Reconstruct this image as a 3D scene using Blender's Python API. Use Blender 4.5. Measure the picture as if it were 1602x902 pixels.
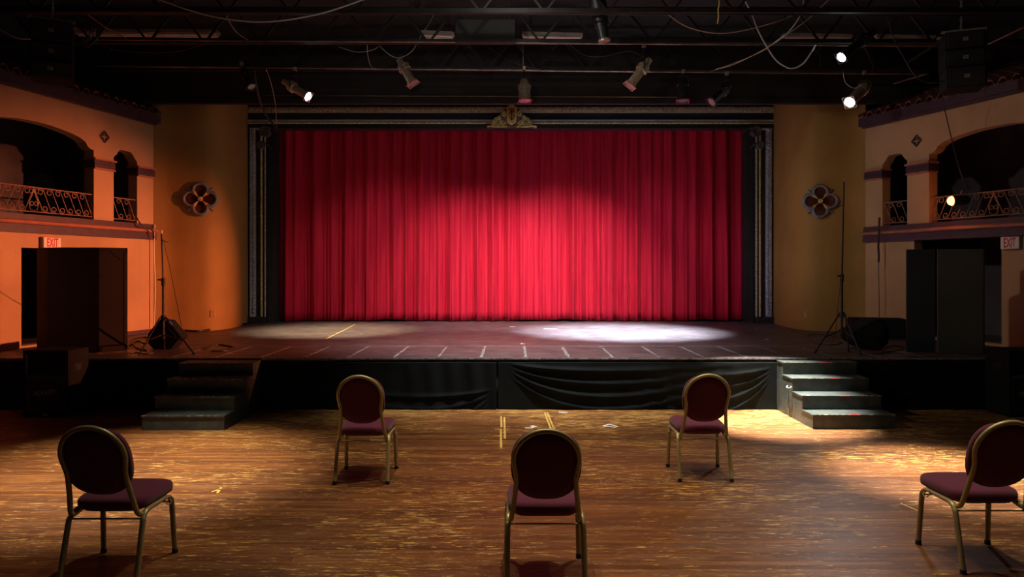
import bpy, bmesh, math, random
from mathutils import Vector, Matrix, geometry
random.seed(7)
R = math.radians
PI = math.pi
S = bpy.context.scene
for o in list(bpy.data.objects):
    bpy.data.objects.remove(o)
COL = S.collection

# ------------------------------------------------------------------ camera
F = 1080.0; HOR = 420.0; CH = 1.85
cd = bpy.data.cameras.new('camera'); cam = bpy.data.objects.new('camera', cd); COL.objects.link(cam)
cam.location = (0, 0, CH); cam.rotation_euler = (PI/2, 0, 0)
cd.sensor_width = 36; cd.lens = 36*F/1602; cd.shift_y = (HOR-451)/1602
cd.clip_start = .05; cd.clip_end = 100
S.camera = cam
S.view_settings.view_transform = 'Standard'; S.view_settings.look = 'None'
S.view_settings.gamma = 1; S.view_settings.exposure = 0.0; S.view_settings.use_curve_mapping = False
w = bpy.data.worlds.new('world'); S.world = w; w.use_nodes = True
w.node_tree.nodes['Background'].inputs[0].default_value = (.75, .8, 1, 1)
w.node_tree.nodes['Background'].inputs[1].default_value = .013

def P(px, py, Y):
    return Vector(((px-801)*Y/F, Y, CH-(py-HOR)*Y/F))

# ------------------------------------------------------------------ lights
def spot(name, loc, aim, power, col, cone, blend=1.0, rad=.08):
    l = bpy.data.lights.new(name, 'SPOT'); l.energy = power; l.color = col
    l.spot_size = R(cone); l.spot_blend = blend; l.shadow_soft_size = rad
    o = bpy.data.objects.new(name, l); COL.objects.link(o); o.location = loc
    o.rotation_euler = (Vector(aim)-Vector(loc)).to_track_quat('-Z', 'Y').to_euler()
    return o
WARM = (1, .87, .66); COOL = (.82, .92, 1); NEUT = (1, .95, .85)
# house downlights above the dance floor
spot('house_light', (-3.5, 6.5, 5.7), (-3.5, 6.35, 0), 3800, WARM, 40)
spot('house_light', (-1.1, 5.9, 5.7), (-1.0, 5.7, 0), 360, WARM, 74)
spot('house_light', (0.4, 5.2, 5.7), (0.4, 5.0, 0), 430, WARM, 74)
spot('house_light', (1.9, 5.9, 5.7), (1.8, 5.9, 0), 360, WARM, 74)
spot('house_light', (4.0, 6.5, 5.7), (3.9, 6.22, 0), 7500, NEUT, 25)
spot('house_light', (3.1, 4.4, 5.7), (3.0, 4.3, 0), 330, WARM, 66)
spot('house_light', (2.9, 8.6, 5.5), (3.2, 8.35, 0), 15000, NEUT, 24, 1, .05)
spot('house_light', (0.3, 8.2, 5.6), (0.4, 8.4, 0), 520, WARM, 58)
# stage wash on the curtain, from the pipe
spot('curtain_light', (1.3, 11.6, 4.9), (1.0, 15.5, .6), 1200, (1, .88, .80), 66, 1, .03)
spot('curtain_light', (-0.6, 11.6, 4.9), (-0.7, 15.5, .6), 1000, (1, .86, .80), 66, 1, .03)
spot('curtain_light', (-1.4, 11.6, 4.9), (-2.7, 15.5, .7), 330, (1, .84, .78), 70, 1, .03)
spot('curtain_light', (2.2, 11.6, 4.9), (3.2, 15.5, .8), 190, (.85, .62, 1), 70, 1, .03)
spot('header_fill', (-1.3, 3.0, 3.6), (0, 15.3, 4.9), 130, NEUT, 62, 1, .1)  # added fill from the front, brightens the proscenium header and crest
spot('pipe_fill', (0, 8.0, 5.75), (0, 13, 4.9), 28, NEUT, 130, 1, .1)  # weak added fill so lamps, pipe and bulkhead read under the ceiling
spot('stage_light', (2.3, 11.5, 5.0), (2.05, 12.85, .67), 19000, (.74, .87, 1), 52, 1, .05)
spot('stage_light', (-2.9, 11.6, 5.0), (-3.4, 13.2, .67), 3800, (1, .85, .5), 46, 1, .05)
spot('stage_light', (0.2, 8.2, 5.6), (0.3, 10.9, .67), 2300, (1, .95, .95), 72, 1, .1)
# added fill spots washing the side and ochre plaster walls
spot('wall_fill', (-2.6, 7.0, 5.2), (6.9, 11.2, 1.5), 340, (1, .88, .74), 62, 1, .1)
spot('wall_fill', (2.6, 8.2, 5.2), (-6.2, 13.2, 1.2), 90, (1, .86, .60), 46, 1, .1)
spot('wall_fill', (-1.5, 8.2, 5.2), (5.9, 13.2, .9), 130, (1, .82, .62), 46, 1, .1)

# ------------------------------------------------------------------ materials
def mat(name, col, rough=.6, metal=0, var=.12, scale=8, bump=0, bscale=60, spec=.5, emit=None, sheen=0, stretch=None):
    m = bpy.data.materials.new(name); m.use_nodes = True
    nt = m.node_tree; n = nt.nodes; b = n['Principled BSDF']
    b.inputs['Roughness'].default_value = rough; b.inputs['Metallic'].default_value = metal
    b.inputs['Specular IOR Level'].default_value = spec
    if sheen: b.inputs['Sheen Weight'].default_value = sheen; b.inputs['Sheen Roughness'].default_value = .4
    tc = n.new('ShaderNodeTexCoord'); mp = n.new('ShaderNodeMapping'); nt.links.new(tc.outputs['Object'], mp.inputs[0])
    if stretch: mp.inputs['Scale'].default_value = stretch
    no = n.new('ShaderNodeTexNoise'); no.inputs['Scale'].default_value = scale; no.inputs['Detail'].default_value = 5
    nt.links.new(mp.outputs[0], no.inputs['Vector'])
    cr = n.new('ShaderNodeValToRGB')
    cr.color_ramp.elements[0].position = .3; cr.color_ramp.elements[1].position = .7
    cr.color_ramp.elements[0].color = [c*(1-var) for c in col]+[1]
    cr.color_ramp.elements[1].color = [min(1, c*(1+var)) for c in col]+[1]
    nt.links.new(no.outputs['Fac'], cr.inputs[0]); nt.links.new(cr.outputs[0], b.inputs['Base Color'])
    if bump:
        n2 = n.new('ShaderNodeTexNoise'); n2.inputs['Scale'].default_value = bscale; n2.inputs['Detail'].default_value = 4
        nt.links.new(mp.outputs[0], n2.inputs['Vector'])
        bp = n.new('ShaderNodeBump'); bp.inputs['Strength'].default_value = bump; bp.inputs['Distance'].default_value = .01
        nt.links.new(n2.outputs['Fac'], bp.inputs['Height']); nt.links.new(bp.outputs[0], b.inputs['Normal'])
    if emit:
        b.inputs['Emission Color'].default_value = list(emit[0])+[1]; b.inputs['Emission Strength'].default_value = emit[1]
    return m

def ramp(nt, fac, stops):
    cr = nt.nodes.new('ShaderNodeValToRGB'); e = cr.color_ramp.elements
    while len(e) < len(stops): e.new(.5)
    for k, (p, c) in enumerate(stops):
        e[k].position = p; e[k].color = (c if len(c) == 4 else list(c)+[1])
    nt.links.new(fac, cr.inputs[0]); return cr.outputs[0]
def noise(nt, vec, scale, detail=5, sc=None, rough=.5, loc=None):
    mp = nt.nodes.new('ShaderNodeMapping'); nt.links.new(vec, mp.inputs[0])
    if sc: mp.inputs['Scale'].default_value = sc
    if loc: mp.inputs['Location'].default_value = loc
    n = nt.nodes.new('ShaderNodeTexNoise'); n.inputs['Scale'].default_value = scale
    n.inputs['Detail'].default_value = detail; n.inputs['Roughness'].default_value = rough
    nt.links.new(mp.outputs[0], n.inputs['Vector']); return n.outputs['Fac']
def mixc(nt, fac, a, b, mode='MIX'):
    m = nt.nodes.new('ShaderNodeMix'); m.data_type = 'RGBA'; m.blend_type = mode
    for s, v in ((0, fac), (6, a), (7, b)):
        if hasattr(v, 'is_linked') or isinstance(v, bpy.types.NodeSocket): nt.links.new(v, m.inputs[s])
        else: m.inputs[s].default_value = v if s == 0 else (list(v)+[1])[:4]
    return m.outputs[2]
def mth(nt, op, a, b=0):
    m = nt.nodes.new('ShaderNodeMath'); m.operation = op; m.use_clamp = True
    for s, v in ((0, a), (1, b)):
        if isinstance(v, bpy.types.NodeSocket): nt.links.new(v, m.inputs[s])
        else: m.inputs[s].default_value = v
    return m.outputs[0]

def wood_floor_mat():
    m = bpy.data.materials.new('worn_dance_floor_wood'); m.use_nodes = True; nt = m.node_tree; b = nt.nodes['Principled BSDF']
    tc = nt.nodes.new('ShaderNodeTexCoord').outputs['Object']
    br = nt.nodes.new('ShaderNodeTexBrick'); nt.links.new(tc, br.inputs['Vector'])
    br.inputs['Scale'].default_value = 1; br.inputs['Brick Width'].default_value = 1.9; br.inputs['Row Height'].default_value = .057
    br.inputs['Mortar Size'].default_value = .0016; br.inputs['Mortar Smooth'].default_value = .2; br.offset = .37; br.offset_frequency = 3
    br.inputs['Color1'].default_value = (.25, .092, .024, 1); br.inputs['Color2'].default_value = (.115, .036, .011, 1)
    br.inputs['Mortar'].default_value = (.035, .014, .006, 1); br.inputs['Bias'].default_value = -.1
    grain = noise(nt, tc, 5, 8, (.6, 14, 1), .65)
    g = ramp(nt, grain, [(.3, (.55, .55, .55)), (.7, (1.35, 1.35, 1.35))])
    c = mixc(nt, 1.0, br.outputs['Color'], g, 'MULTIPLY')
    stain = ramp(nt, noise(nt, tc, 1.3, 6, (.5, 2.4, 1), .6), [(.42, (0, 0, 0)), (.62, (1, 1, 1))])
    c = mixc(nt, mth(nt, 'MULTIPLY', stain, .45), c, (.060, .020, .008))
    dk = ramp(nt, noise(nt, tc, 6, 7, (.35, 5, 1), .7, (1, 2, 0)), [(.5, (0, 0, 0)), (.66, (1, 1, 1))])
    c = mixc(nt, mth(nt, 'MULTIPLY', dk, .5), c, (.05, .017, .007))
    # bare scraped patches
    sx = nt.nodes.new('ShaderNodeSeparateXYZ'); nt.links.new(tc, sx.inputs[0])
    near = nt.nodes.new('ShaderNodeMapRange'); nt.links.new(sx.outputs['Y'], near.inputs[0])
    near.inputs[1].default_value = 4.5; near.inputs[2].default_value = 8.8; near.inputs[3].default_value = -.045; near.inputs[4].default_value = .125
    big = noise(nt, tc, .8, 4, (1, 1.6, 1), .5, (3, 1, 0))
    fl = noise(nt, tc, 17, 9, (.42, 2.7, 1), .82)
    s = nt.nodes.new('ShaderNodeMath'); s.operation = 'MULTIPLY_ADD'; nt.links.new(big, s.inputs[0]); s.inputs[1].default_value = .22; nt.links.new(fl, s.inputs[2])
    a = nt.nodes.new('ShaderNodeMath'); a.operation = 'ADD'; nt.links.new(s.outputs[0], a.inputs[0]); nt.links.new(near.outputs[0], a.inputs[1])
    flm = ramp(nt, a.outputs[0], [(.632, (0, 0, 0)), (.662, (1, 1, 1))])
    fine = noise(nt, tc, 34, 9, (.45, 1.9, 1), .80, (5, 9, 0))
    fm = ramp(nt, fine, [(.60, (0, 0, 0)), (.64, (.7, .7, .7))])
    flm2 = mth(nt, 'MAXIMUM', flm, fm)
    c = mixc(nt, flm2, c, (.62, .36, .10))
    nt.links.new(c, b.inputs['Base Color'])
    rr = ramp(nt, noise(nt, tc, 6, 5, (.6, 4, 1), .6), [(.3, (.30,)*3), (.7, (.52,)*3)])
    nt.links.new(rr, b.inputs['Roughness'])
    b.inputs['Specular IOR Level'].default_value = .5
    bp = nt.nodes.new('ShaderNodeBump'); bp.inputs['Strength'].default_value = .25; bp.inputs['Distance'].default_value = .004
    nt.links.new(mth(nt, 'SUBTRACT', br.outputs['Fac'], flm2), bp.inputs['Height']); bp.invert = True
    nt.links.new(bp.outputs[0], b.inputs['Normal'])
    return m
def deck_mat():
    m = bpy.data.materials.new('scuffed_black_stage_paint'); m.use_nodes = True; nt = m.node_tree; b = nt.nodes['Principled BSDF']
    tc = nt.nodes.new('ShaderNodeTexCoord').outputs['Object']
    base = ramp(nt, noise(nt, tc, 2.5, 6), [(.3, (.050, .036, .038)), (.7, (.095, .070, .074))])
    scr = ramp(nt, noise(nt, tc, 9, 8, (.5, 2.2, 1), .75), [(.52, (0, 0, 0)), (.70, (1, 1, 1))])
    c = mixc(nt, mth(nt, 'MULTIPLY', scr, .6), base, (.26, .24, .24))
    fs = ramp(nt, noise(nt, tc, 3, 10, (1, 1, 1), .85, (2, 7, 0)), [(.60, (0, 0, 0)), (.66, (1, 1, 1))])
    c = mixc(nt, mth(nt, 'MULTIPLY', fs, .35), c, (.30, .28, .28))
    nt.links.new(c, b.inputs['Base Color'])
    nt.links.new(ramp(nt, noise(nt, tc, 4, 7, (.6, 1.6, 1), .7), [(.3, (.36,)*3), (.7, (.58,)*3)]), b.inputs['Roughness']); b.inputs['Specular IOR Level'].default_value = .32
    return m
def plaster_mat(name, col, dirt=.25, sc=3):
    m = bpy.data.materials.new(name); m.use_nodes = True; nt = m.node_tree; b = nt.nodes['Principled BSDF']
    tc = nt.nodes.new('ShaderNodeTexCoord').outputs['Object']
    a = ramp(nt, noise(nt, tc, sc*.35, 6), [(.3, [x*(1-dirt) for x in col]), (.7, col)])
    a = mixc(nt, mth(nt, 'MULTIPLY', ramp(nt, noise(nt, tc, 1.4, 5, (1.6, 1.6, .35), .6, (4, 0, 2)), [(.5, (0, 0, 0)), (.75, (1, 1, 1))]), .25), a, [x*.6 for x in col])
    nt.links.new(a, b.inputs['Base Color']); b.inputs['Roughness'].default_value = .75; b.inputs['Specular IOR Level'].default_value = .25
    bp = nt.nodes.new('ShaderNodeBump'); bp.inputs['Strength'].default_value = .35; bp.inputs['Distance'].default_value = .012
    nt.links.new(noise(nt, tc, 22, 6), bp.inputs['Height']); nt.links.new(bp.outputs[0], b.inputs['Normal'])
    return m
def curtain_mat():
    m = bpy.data.materials.new('red_velvet'); m.use_nodes = True; nt = m.node_tree; b = nt.nodes['Principled BSDF']
    tc = nt.nodes.new('ShaderNodeTexCoord').outputs['Object']
    c = ramp(nt, noise(nt, tc, 3, 6, (7, 1, .25)), [(.3, (.44, .006, .034)), (.7, (.64, .020, .048))])
    nt.links.new(c, b.inputs['Base Color']); b.inputs['Roughness'].default_value = .7
    b.inputs['Sheen Weight'].default_value = .35; b.inputs['Sheen Roughness'].default_value = .35; b.inputs['Sheen Tint'].default_value = (1, .2, .2, 1)
    b.inputs['Specular IOR Level'].default_value = .15
    return m

M = {}
M['floor'] = wood_floor_mat(); M['deck'] = deck_mat(); M['velvet'] = curtain_mat()
M['side_plaster'] = plaster_mat('tan_side_wall_plaster', (.56, .36, .20))
M['ochre'] = plaster_mat('ochre_plaster', (.43, .25, .075))
M['purple'] = mat('dark_purple_trim_paint', (.062, .035, .055), .5, var=.2)
M['salmon'] = mat('salmon_moulding_paint', (.42, .17, .12), .5, var=.2)
M['terracotta'] = mat('terracotta_tile', (.20, .075, .055), .7, var=.4, scale=5, bump=.4)
M['black'] = mat('flat_black_paint', (.022, .021, .021), .7, var=.3, bump=.2)
M['ceil'] = mat('black_ceiling_paint', (.020, .018, .018), .8, var=.35, scale=2, bump=.3)
M['bulk'] = mat('black_bulkhead_paint', (.022, .019, .019), .75, var=.25, scale=2)
M['inside'] = mat('dark_balcony_paint', (.085, .07, .085), .8, var=.3, scale=2)
M['iron'] = mat('rail_iron_paint', (.30, .17, .12), .5, .2, var=.3, scale=20)
M['gold'] = mat('brass_gold_frame_paint', (.42, .335, .145), .40, .35, var=.12, scale=12)
M['maroon'] = mat('maroon_chair_fabric', (.135, .022, .045), .85, var=.22, scale=220, bump=.5, bscale=400, sheen=.25, spec=.2)
M['rubber'] = mat('black_rubber', (.012, .012, .012), .6)
M['cloth'] = mat('black_skirt_cloth', (.0065, .009, .0095), .85, var=.25, scale=3, bump=.15, bscale=200, sheen=.02, spec=.12)
M['stair'] = mat('chipped_black_green_stair_paint', (.045, .055, .05), .5, var=.35, scale=9, bump=.4, bscale=40)
M['chip'] = mat('bare_edge_chips', (.45, .42, .30), .7, var=.5, scale=40)
M['cab'] = mat('black_speaker_carpet', (.011, .012, .013), .8, spec=.15, var=.35, scale=60, bump=.6, bscale=150)
M['grille'] = mat('black_grille_metal', (.022, .023, .025), .45, .3, var=.5, scale=90, bump=.5, bscale=250)
M['horn'] = mat('dark_horn_plastic', (.08, .10, .085), .4)
M['blueline'] = mat('blue_grey_strip', (.10, .19, .24), .4)
M['silver'] = mat('silver_badge', (.55, .55, .55), .35, .6)
M['steel'] = mat('brushed_lamp_steel', (.42, .34, .25), .4, .4, var=.25, scale=20)
M['lampblk'] = mat('black_lamp_housing', (.03, .03, .032), .4, .4, var=.2)
M['lens'] = mat('lens_glass', (.35, .35, .38), .1, .3)
M['lens_on'] = mat('lit_lens_white', (1, 1, 1), .2, emit=((.85, .93, 1), 28))
M['lens_dim'] = mat('lit_lens_pale', (1, 1, 1), .2, emit=((.8, .9, 1), 5))
M['lens_red'] = mat('lit_lens_orange', (1, .5, .2), .2, emit=((1, .22, .06), 10))
M['gel'] = mat('red_gel', (.35, .02, .06), .35)
M['pipe'] = mat('worn_steel_pipe', (.30, .25, .22), .3, .8, var=.4, scale=4)
M['joist'] = mat('black_painted_joist', (.020, .018, .018), .55, .2, var=.3)
M['cable_blk'] = mat('black_cable', (.02, .02, .022), .5)
M['cable_pale'] = mat('pale_blue_cable', (.42, .45, .55), .45)
M['cable_white'] = mat('white_cord', (.72, .72, .66), .5)
M['cable_red'] = mat('dark_red_cable', (.25, .04, .04), .5)
M['cable_tan'] = mat('tan_cable', (.40, .27, .18), .55)
M['rope'] = mat('yellow_rope', (.85, .62, .2), .7, var=.4, scale=80)
M['tube'] = mat('unlit_fluorescent_tube', (.85, .72, .68), .3)
M['fixture'] = mat('old_fixture_enamel', (.30, .26, .24), .5)
M['sign'] = mat('exit_sign_face', (.78, .74, .66), .5)
M['signred'] = mat('exit_letter_red', (.62, .03, .06), .5)
M['orn'] = mat('blue_grey_ornament', (.50, .54, .70), .5, .1, var=.5, scale=30, bump=.5)
M['orngold'] = mat('antique_gold_ornament', (.90, .60, .25), .5, .1, var=.5, scale=25, bump=.5)
M['orndk'] = mat('darkened_gilt_ornament', (.52, .46, .40), .5, .1, var=.6, scale=30, bump=.6)
M['bracket'] = mat('dark_bracket_gilt', (.09, .09, .08), .5, .1, var=.4, scale=20)
M['crestbase'] = mat('dark_crest_ground', (.16, .11, .075), .6, var=.5, scale=30, bump=.5)
M['blueband'] = mat('slate_blue_moulding', (.40, .50, .75), .5, var=.15)
M['quat'] = mat('blue_grey_plaster_frame', (.20, .22, .24), .5, var=.25, bump=.3)
M['quatred'] = mat('dark_red_petal_panel', (.10, .025, .02), .55, var=.3)
M['dart'] = mat('gilded_dart', (.75, .42, .12), .4, .2, var=.2)
M['screen'] = mat('dark_screen_laminate', (.030, .031, .030), .45, var=.2, scale=2)
M['screenblue'] = mat('dark_blue_screen_laminate', (.020, .024, .035), .5, var=.2, scale=2)
M['screengrey'] = mat('grey_green_screen_laminate', (.075, .08, .072), .45, var=.15, scale=2)
M['outlet'] = mat('ochre_painted_plate', (.50, .32, .12), .5)
M['tape_y'] = mat('yellow_tape', (.66, .42, .10), .6, var=.4, scale=30)
M['tape_w'] = mat('white_tape', (.85, .85, .85), .6, var=.2, scale=30)
M['tape_g'] = mat('grey_scraped_joint', (.21, .20, .20), .6, var=.7, scale=25)
M['tape_r'] = mat('red_tape', (.6, .06, .05), .6)
M['bluetape'] = mat('blue_tape', (.05, .15, .6), .6)

# ------------------------------------------------------------------ mesh builder
def tag(o, label=None, cat=None, group=None, kind=None):
    if label: o['label'] = label
    if cat: o['category'] = cat
    if group: o['group'] = group
    if kind: o['kind'] = kind
    return o
def thing(name, label, cat, loc=(0, 0, 0), rz=0, group=None):
    o = bpy.data.objects.new(name, None); COL.objects.link(o); o.empty_display_size = .1
    o.location = loc; o.rotation_euler = (0, 0, rz)
    return tag(o, label, cat, group)

class MB:
    def __init__(s): s.v = []; s.f = []
    def add(s, vs, fs, mt=None):
        k = len(s.v)
        s.v += [(mt @ Vector(v)) if mt else Vector(v) for v in vs]
        s.f += [tuple(i+k for i in f) for f in fs]; return s
    def box(s, x0, x1, y0, y1, z0, z1, mt=None):
        vs = [(x, y, z) for z in (z0, z1) for y in (y0, y1) for x in (x0, x1)]
        return s.add(vs, [(0, 2, 3, 1), (4, 5, 7, 6), (0, 1, 5, 4), (2, 6, 7, 3), (0, 4, 6, 2), (1, 3, 7, 5)], mt)
    def beam(s, a, b, w, h, up=(0, 0, 1)):
        a = Vector(a); b = Vector(b); d = (b-a); L = d.length; d.normalize()
        x = d.cross(Vector(up))
        if x.length < 1e-4: x = d.cross(Vector((1, 0, 0)))
        x.normalize(); z = x.cross(d)
        mt = Matrix.Translation(a) @ Matrix((x, d, z)).transposed().to_4x4()
        return s.box(-w/2, w/2, 0, L, -h/2, h/2, mt)
    def tube(s, pts, r, seg=8, closed=False, caps=True, ry=None):
        pts = [Vector(p) for p in pts]; n = len(pts)
        rr = r if isinstance(r, (list, tuple)) else [r]*n
        k0 = len(s.v); prev = None
        for i, p in enumerate(pts):
            if closed: t = pts[(i+1) % n]-pts[i-1]
            else: t = pts[min(i+1, n-1)]-pts[max(i-1, 0)]
            t.normalize()
            if prev is None:
                up = Vector((0, 0, 1)) if abs(t.z) < .9 else Vector((0, 1, 0))
                a = t.cross(up).normalized()
            else:
                a = (prev-t*prev.dot(t))
                a = a.normalized() if a.length > 1e-6 else t.orthogonal().normalized()
            prev = a; bb = t.cross(a)
            for j in range(seg):
                an = 2*PI*j/seg
                s.v.append(p+a*(math.cos(an)*rr[i])+bb*(math.sin(an)*(ry if ry else rr[i])))
        m = n if closed else n-1
        for i in range(m):
            for j in range(seg):
                a0 = k0+i*seg+j; a1 = k0+i*seg+(j+1) % seg; b0 = k0+((i+1) % n)*seg+j; b1 = k0+((i+1) % n)*seg+(j+1) % seg
                s.f.append((a0, b0, b1, a1))
        if not closed and caps:
            s.f.append(tuple(k0+j for j in range(seg))); s.f.append(tuple(k0+(n-1)*seg+j for j in reversed(range(seg))))
        return s
    def lathe(s, prof, seg=24, mt=None):
        vs = []; fs = []
        for (r, z) in prof:
            for j in range(seg):
                a = 2*PI*j/seg; vs.append((max(r, 1e-4)*math.cos(a), max(r, 1e-4)*math.sin(a), z))
        for i in range(len(prof)-1):
            for j in range(seg):
                fs.append((i*seg+j, i*seg+(j+1) % seg, (i+1)*seg+(j+1) % seg, (i+1)*seg+j))
        fs.append(tuple(reversed(range(seg)))); fs.append(tuple((len(prof)-1)*seg+j for j in range(seg)))
        return s.add(vs, fs, mt)
    def prism(s, outer, holes, d0, d1, mp):
        # outer/holes: 2D loops; mp(u, d, z) -> Vector ; d0 front, d1 back
        loops = [outer]+list(holes); flat = [p for l in loops for p in l]
        tris = geometry.tessellate_polygon([[Vector((p[0], p[1], 0)) for p in l] for l in loops])
        n = len(flat); vs = [mp(p[0], d0, p[1]) for p in flat]+[mp(p[0], d1, p[1]) for p in flat]
        fs = [tuple(t) for t in tris]+[tuple(n+i for i in reversed(t)) for t in tris]
        k = 0
        for l in loops:
            m = len(l)
            for i in range(m):
                a = k+i; b = k+(i+1) % m; fs.append((a, b, b+n, a+n))
            k += m
        return s.add(vs, fs)
    def rings(s, rings, cap=True):
        k0 = len(s.v); m = len(rings[0])
        for r in rings: s.v += [Vector(p) for p in r]
        for i in range(len(rings)-1):
            for j in range(m):
                s.f.append((k0+i*m+j, k0+i*m+(j+1) % m, k0+(i+1)*m+(j+1) % m, k0+(i+1)*m+j))
        if cap:
            s.f.append(tuple(k0+j for j in reversed(range(m)))); s.f.append(tuple(k0+(len(rings)-1)*m+j for j in range(m)))
        return s
    def grid(s, nx, ny, fn):
        k0 = len(s.v)
        for j in range(ny+1):
            for i in range(nx+1): s.v.append(Vector(fn(i/nx, j/ny)))
        for j in range(ny):
            for i in range(nx):
                a = k0+j*(nx+1)+i; s.f.append((a, a+1, a+nx+2, a+nx+1))
        return s
    def build(s, name, m, parent=None, local=False, smooth=None, bevel=0, recalc=True):
        vs = s.v
        if parent is None:
            lo = Vector((min(v.x for v in vs)+max(v.x for v in vs), min(v.y for v in vs)+max(v.y for v in vs), 0))*.5
            lo.z = min(v.z for v in vs)
            org = lo
        elif local: org = Vector((0, 0, 0))
        else:
            org = Vector((0, 0, 0)); q = parent
            while q is not None: org += q.location; q = q.parent
        me = bpy.data.meshes.new(name); me.from_pydata([tuple(v-org) for v in vs], [], s.f)
        if recalc:
            bm = bmesh.new(); bm.from_mesh(me); bmesh.ops.recalc_face_normals(bm, faces=bm.faces); bm.to_mesh(me); bm.free()
        me.materials.append(M[m] if isinstance(m, str) else m)
        o = bpy.data.objects.new(name, me); COL.objects.link(o)
        if parent is None: o.location = org
        else: o.parent = parent
        if smooth is not None:
            me.polygons.foreach_set('use_smooth', [True]*len(me.polygons))
            try: me.set_sharp_from_angle(angle=R(smooth))
            except Exception: pass
        if bevel:
            b = o.modifiers.new('bevel', 'BEVEL'); b.width = bevel; b.segments = 2; b.limit_method = 'ANGLE'; b.angle_limit = R(40)
        return o
def struct(name, mb, m, **k):
    o = mb.build(name, m, **k); o['kind'] = 'structure'; return o
def text_mesh(name, body, size, depth, mt, m, parent, shear=0, local=False, bold=0):
    cu = bpy.data.curves.new(name, 'FONT'); cu.body = body; cu.size = size; cu.extrude = depth; cu.align_x = 'CENTER'; cu.align_y = 'CENTER'; cu.shear = shear; cu.offset = bold
    t = bpy.data.objects.new('tmp', cu); COL.objects.link(t)
    dg = bpy.context.evaluated_depsgraph_get(); me = bpy.data.meshes.new_from_object(t.evaluated_get(dg))
    bpy.data.objects.remove(t)
    org = Vector((0, 0, 0))
    if not local:
        q = parent
        while q is not None: org += q.location; q = q.parent
    me.transform(Matrix.Translation(-org) @ mt)
    me.materials.clear(); me.materials.append(M[m]); me.name = name
    o = bpy.data.objects.new(name, me); COL.objects.link(o); o.parent = parent
    return o
def frame_mt(origin, xdir, ydir):
    x = Vector(xdir).normalized(); y = Vector(ydir).normalized(); z = x.cross(y)
    return Matrix.Translation(Vector(origin)) @ Matrix((x, y, z)).transposed().to_4x4()
def copy_tree(o, parent=None):
    c = o.copy(); COL.objects.link(c)
    if parent: c.parent = parent
    for ch in list(o.children): copy_tree(ch, c)
    return c
def smooth_pts(pts, n=6):
    pts = [Vector(p) for p in pts]; out = []
    for i in range(len(pts)-1):
        p0 = pts[max(i-1, 0)]; p1 = pts[i]; p2 = pts[i+1]; p3 = pts[min(i+2, len(pts)-1)]
        for k in range(n):
            t = k/n
            out.append(.5*((2*p1)+(p2-p0)*t+(2*p0-5*p1+4*p2-p3)*t*t+(3*p1-p0-3*p2+p3)*t**3))
    out.append(pts[-1]); return out

# ================================================================== STRUCTURE
YC = 12.8
SIDE = {'left': (-6.65, -.249), 'right': (6.554, .36)}
def wallmap(side):
    X0, s = SIDE[side]
    q = math.sqrt(1+s*s); ud = Vector((s/q, -1/q, 0))           # towards the camera, outwards
    n = Vector((ud.y, -ud.x, 0)); n = n if (n.x > 0) == (side == 'left') else -n
    def mp(u, d, z): return Vector((X0, YC, 0))+ud*u+n*d+Vector((0, 0, z))
    return mp, ud, n, q
STZ = .67   # stage height
ZO = {'left': 0, 'right': -.05}

struct('floor', MB().box(-9.5, 10.5, -3, 9.12, -.1, 0), 'floor')
struct('ceiling', MB().box(-10.5, 11.5, -3, 16.4, 6.05, 6.2), 'ceil')

# stage platform
def wallx(side, Y):
    X0, s = SIDE[side]; return X0+s*(YC-Y)
YW = {'left': [(240, 12.8), (265, 12.93), (300, 13.02), (332, 13.18), (358, 13.6), (376, 14.25), (388, 15.0)],
      'right': [(1354, 12.8), (1330, 12.93), (1295, 13.03), (1265, 13.2), (1240, 13.65), (1222, 14.3), (1210, 15.0)]}
def curvept(side):
    pts = [Vector(((px-801)*Y/F, Y, 0)) for px, Y in YW[side]]
    return smooth_pts(pts, 6)
CL = curvept('left'); CR = curvept('right')
stage = thing('stage', 'low black stage with a scuffed purplish-black deck across the hall', 'stage', (0, 9.1, 0))
outl = [(wallx('left', 9.1)+.0, 9.1)]+[(p.x, p.y) for p in CL]+[(-5.74, 16.2), (5.68, 16.2)]+[(p.x, p.y) for p in reversed(CR)]+[(wallx('right', 9.1), 9.1)]
MB().prism(outl, [], STZ-.04, STZ, lambda u, d, z: Vector((u, z, d))).build('deck', 'deck', stage)
MB().prism([(x, y+(.03 if y < 9.2 else 0)) for x, y in outl], [], .0, STZ-.04, lambda u, d, z: Vector((u, z, d))).build('base', 'black', stage)
# metal nosing on the front edge
MB().box(wallx('left', 9.1), wallx('right', 9.1), 9.085, 9.1, STZ-.014, STZ+.003).build('edge_nosing', 'tape_g', stage)
# panel joints on the apron
for k in range(-8, 11):
    x = .19+k*.59+random.uniform(-.02, .02)
    mb = MB()
    y = 9.2
    while y < 10.45:
        L = random.uniform(.06, .2); ww = random.uniform(.008, .03)
        mb.box(x-ww+random.uniform(-.012, .012), x+ww*.6, y, min(y+L, 10.5), STZ, STZ+.0012); y += L-.002
    mb.build('panel_joint', 'tape_g', stage)
mb = MB(); x = -5.6
while x < 6:
    L = random.uniform(.1, .5)
    mb.box(x, x+L, 10.52+random.uniform(-.01, .01), 10.54+random.uniform(0, .015), STZ, STZ+.0012); x += L-.005
mb.build('cross_joint', 'tape_g', stage)

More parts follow.
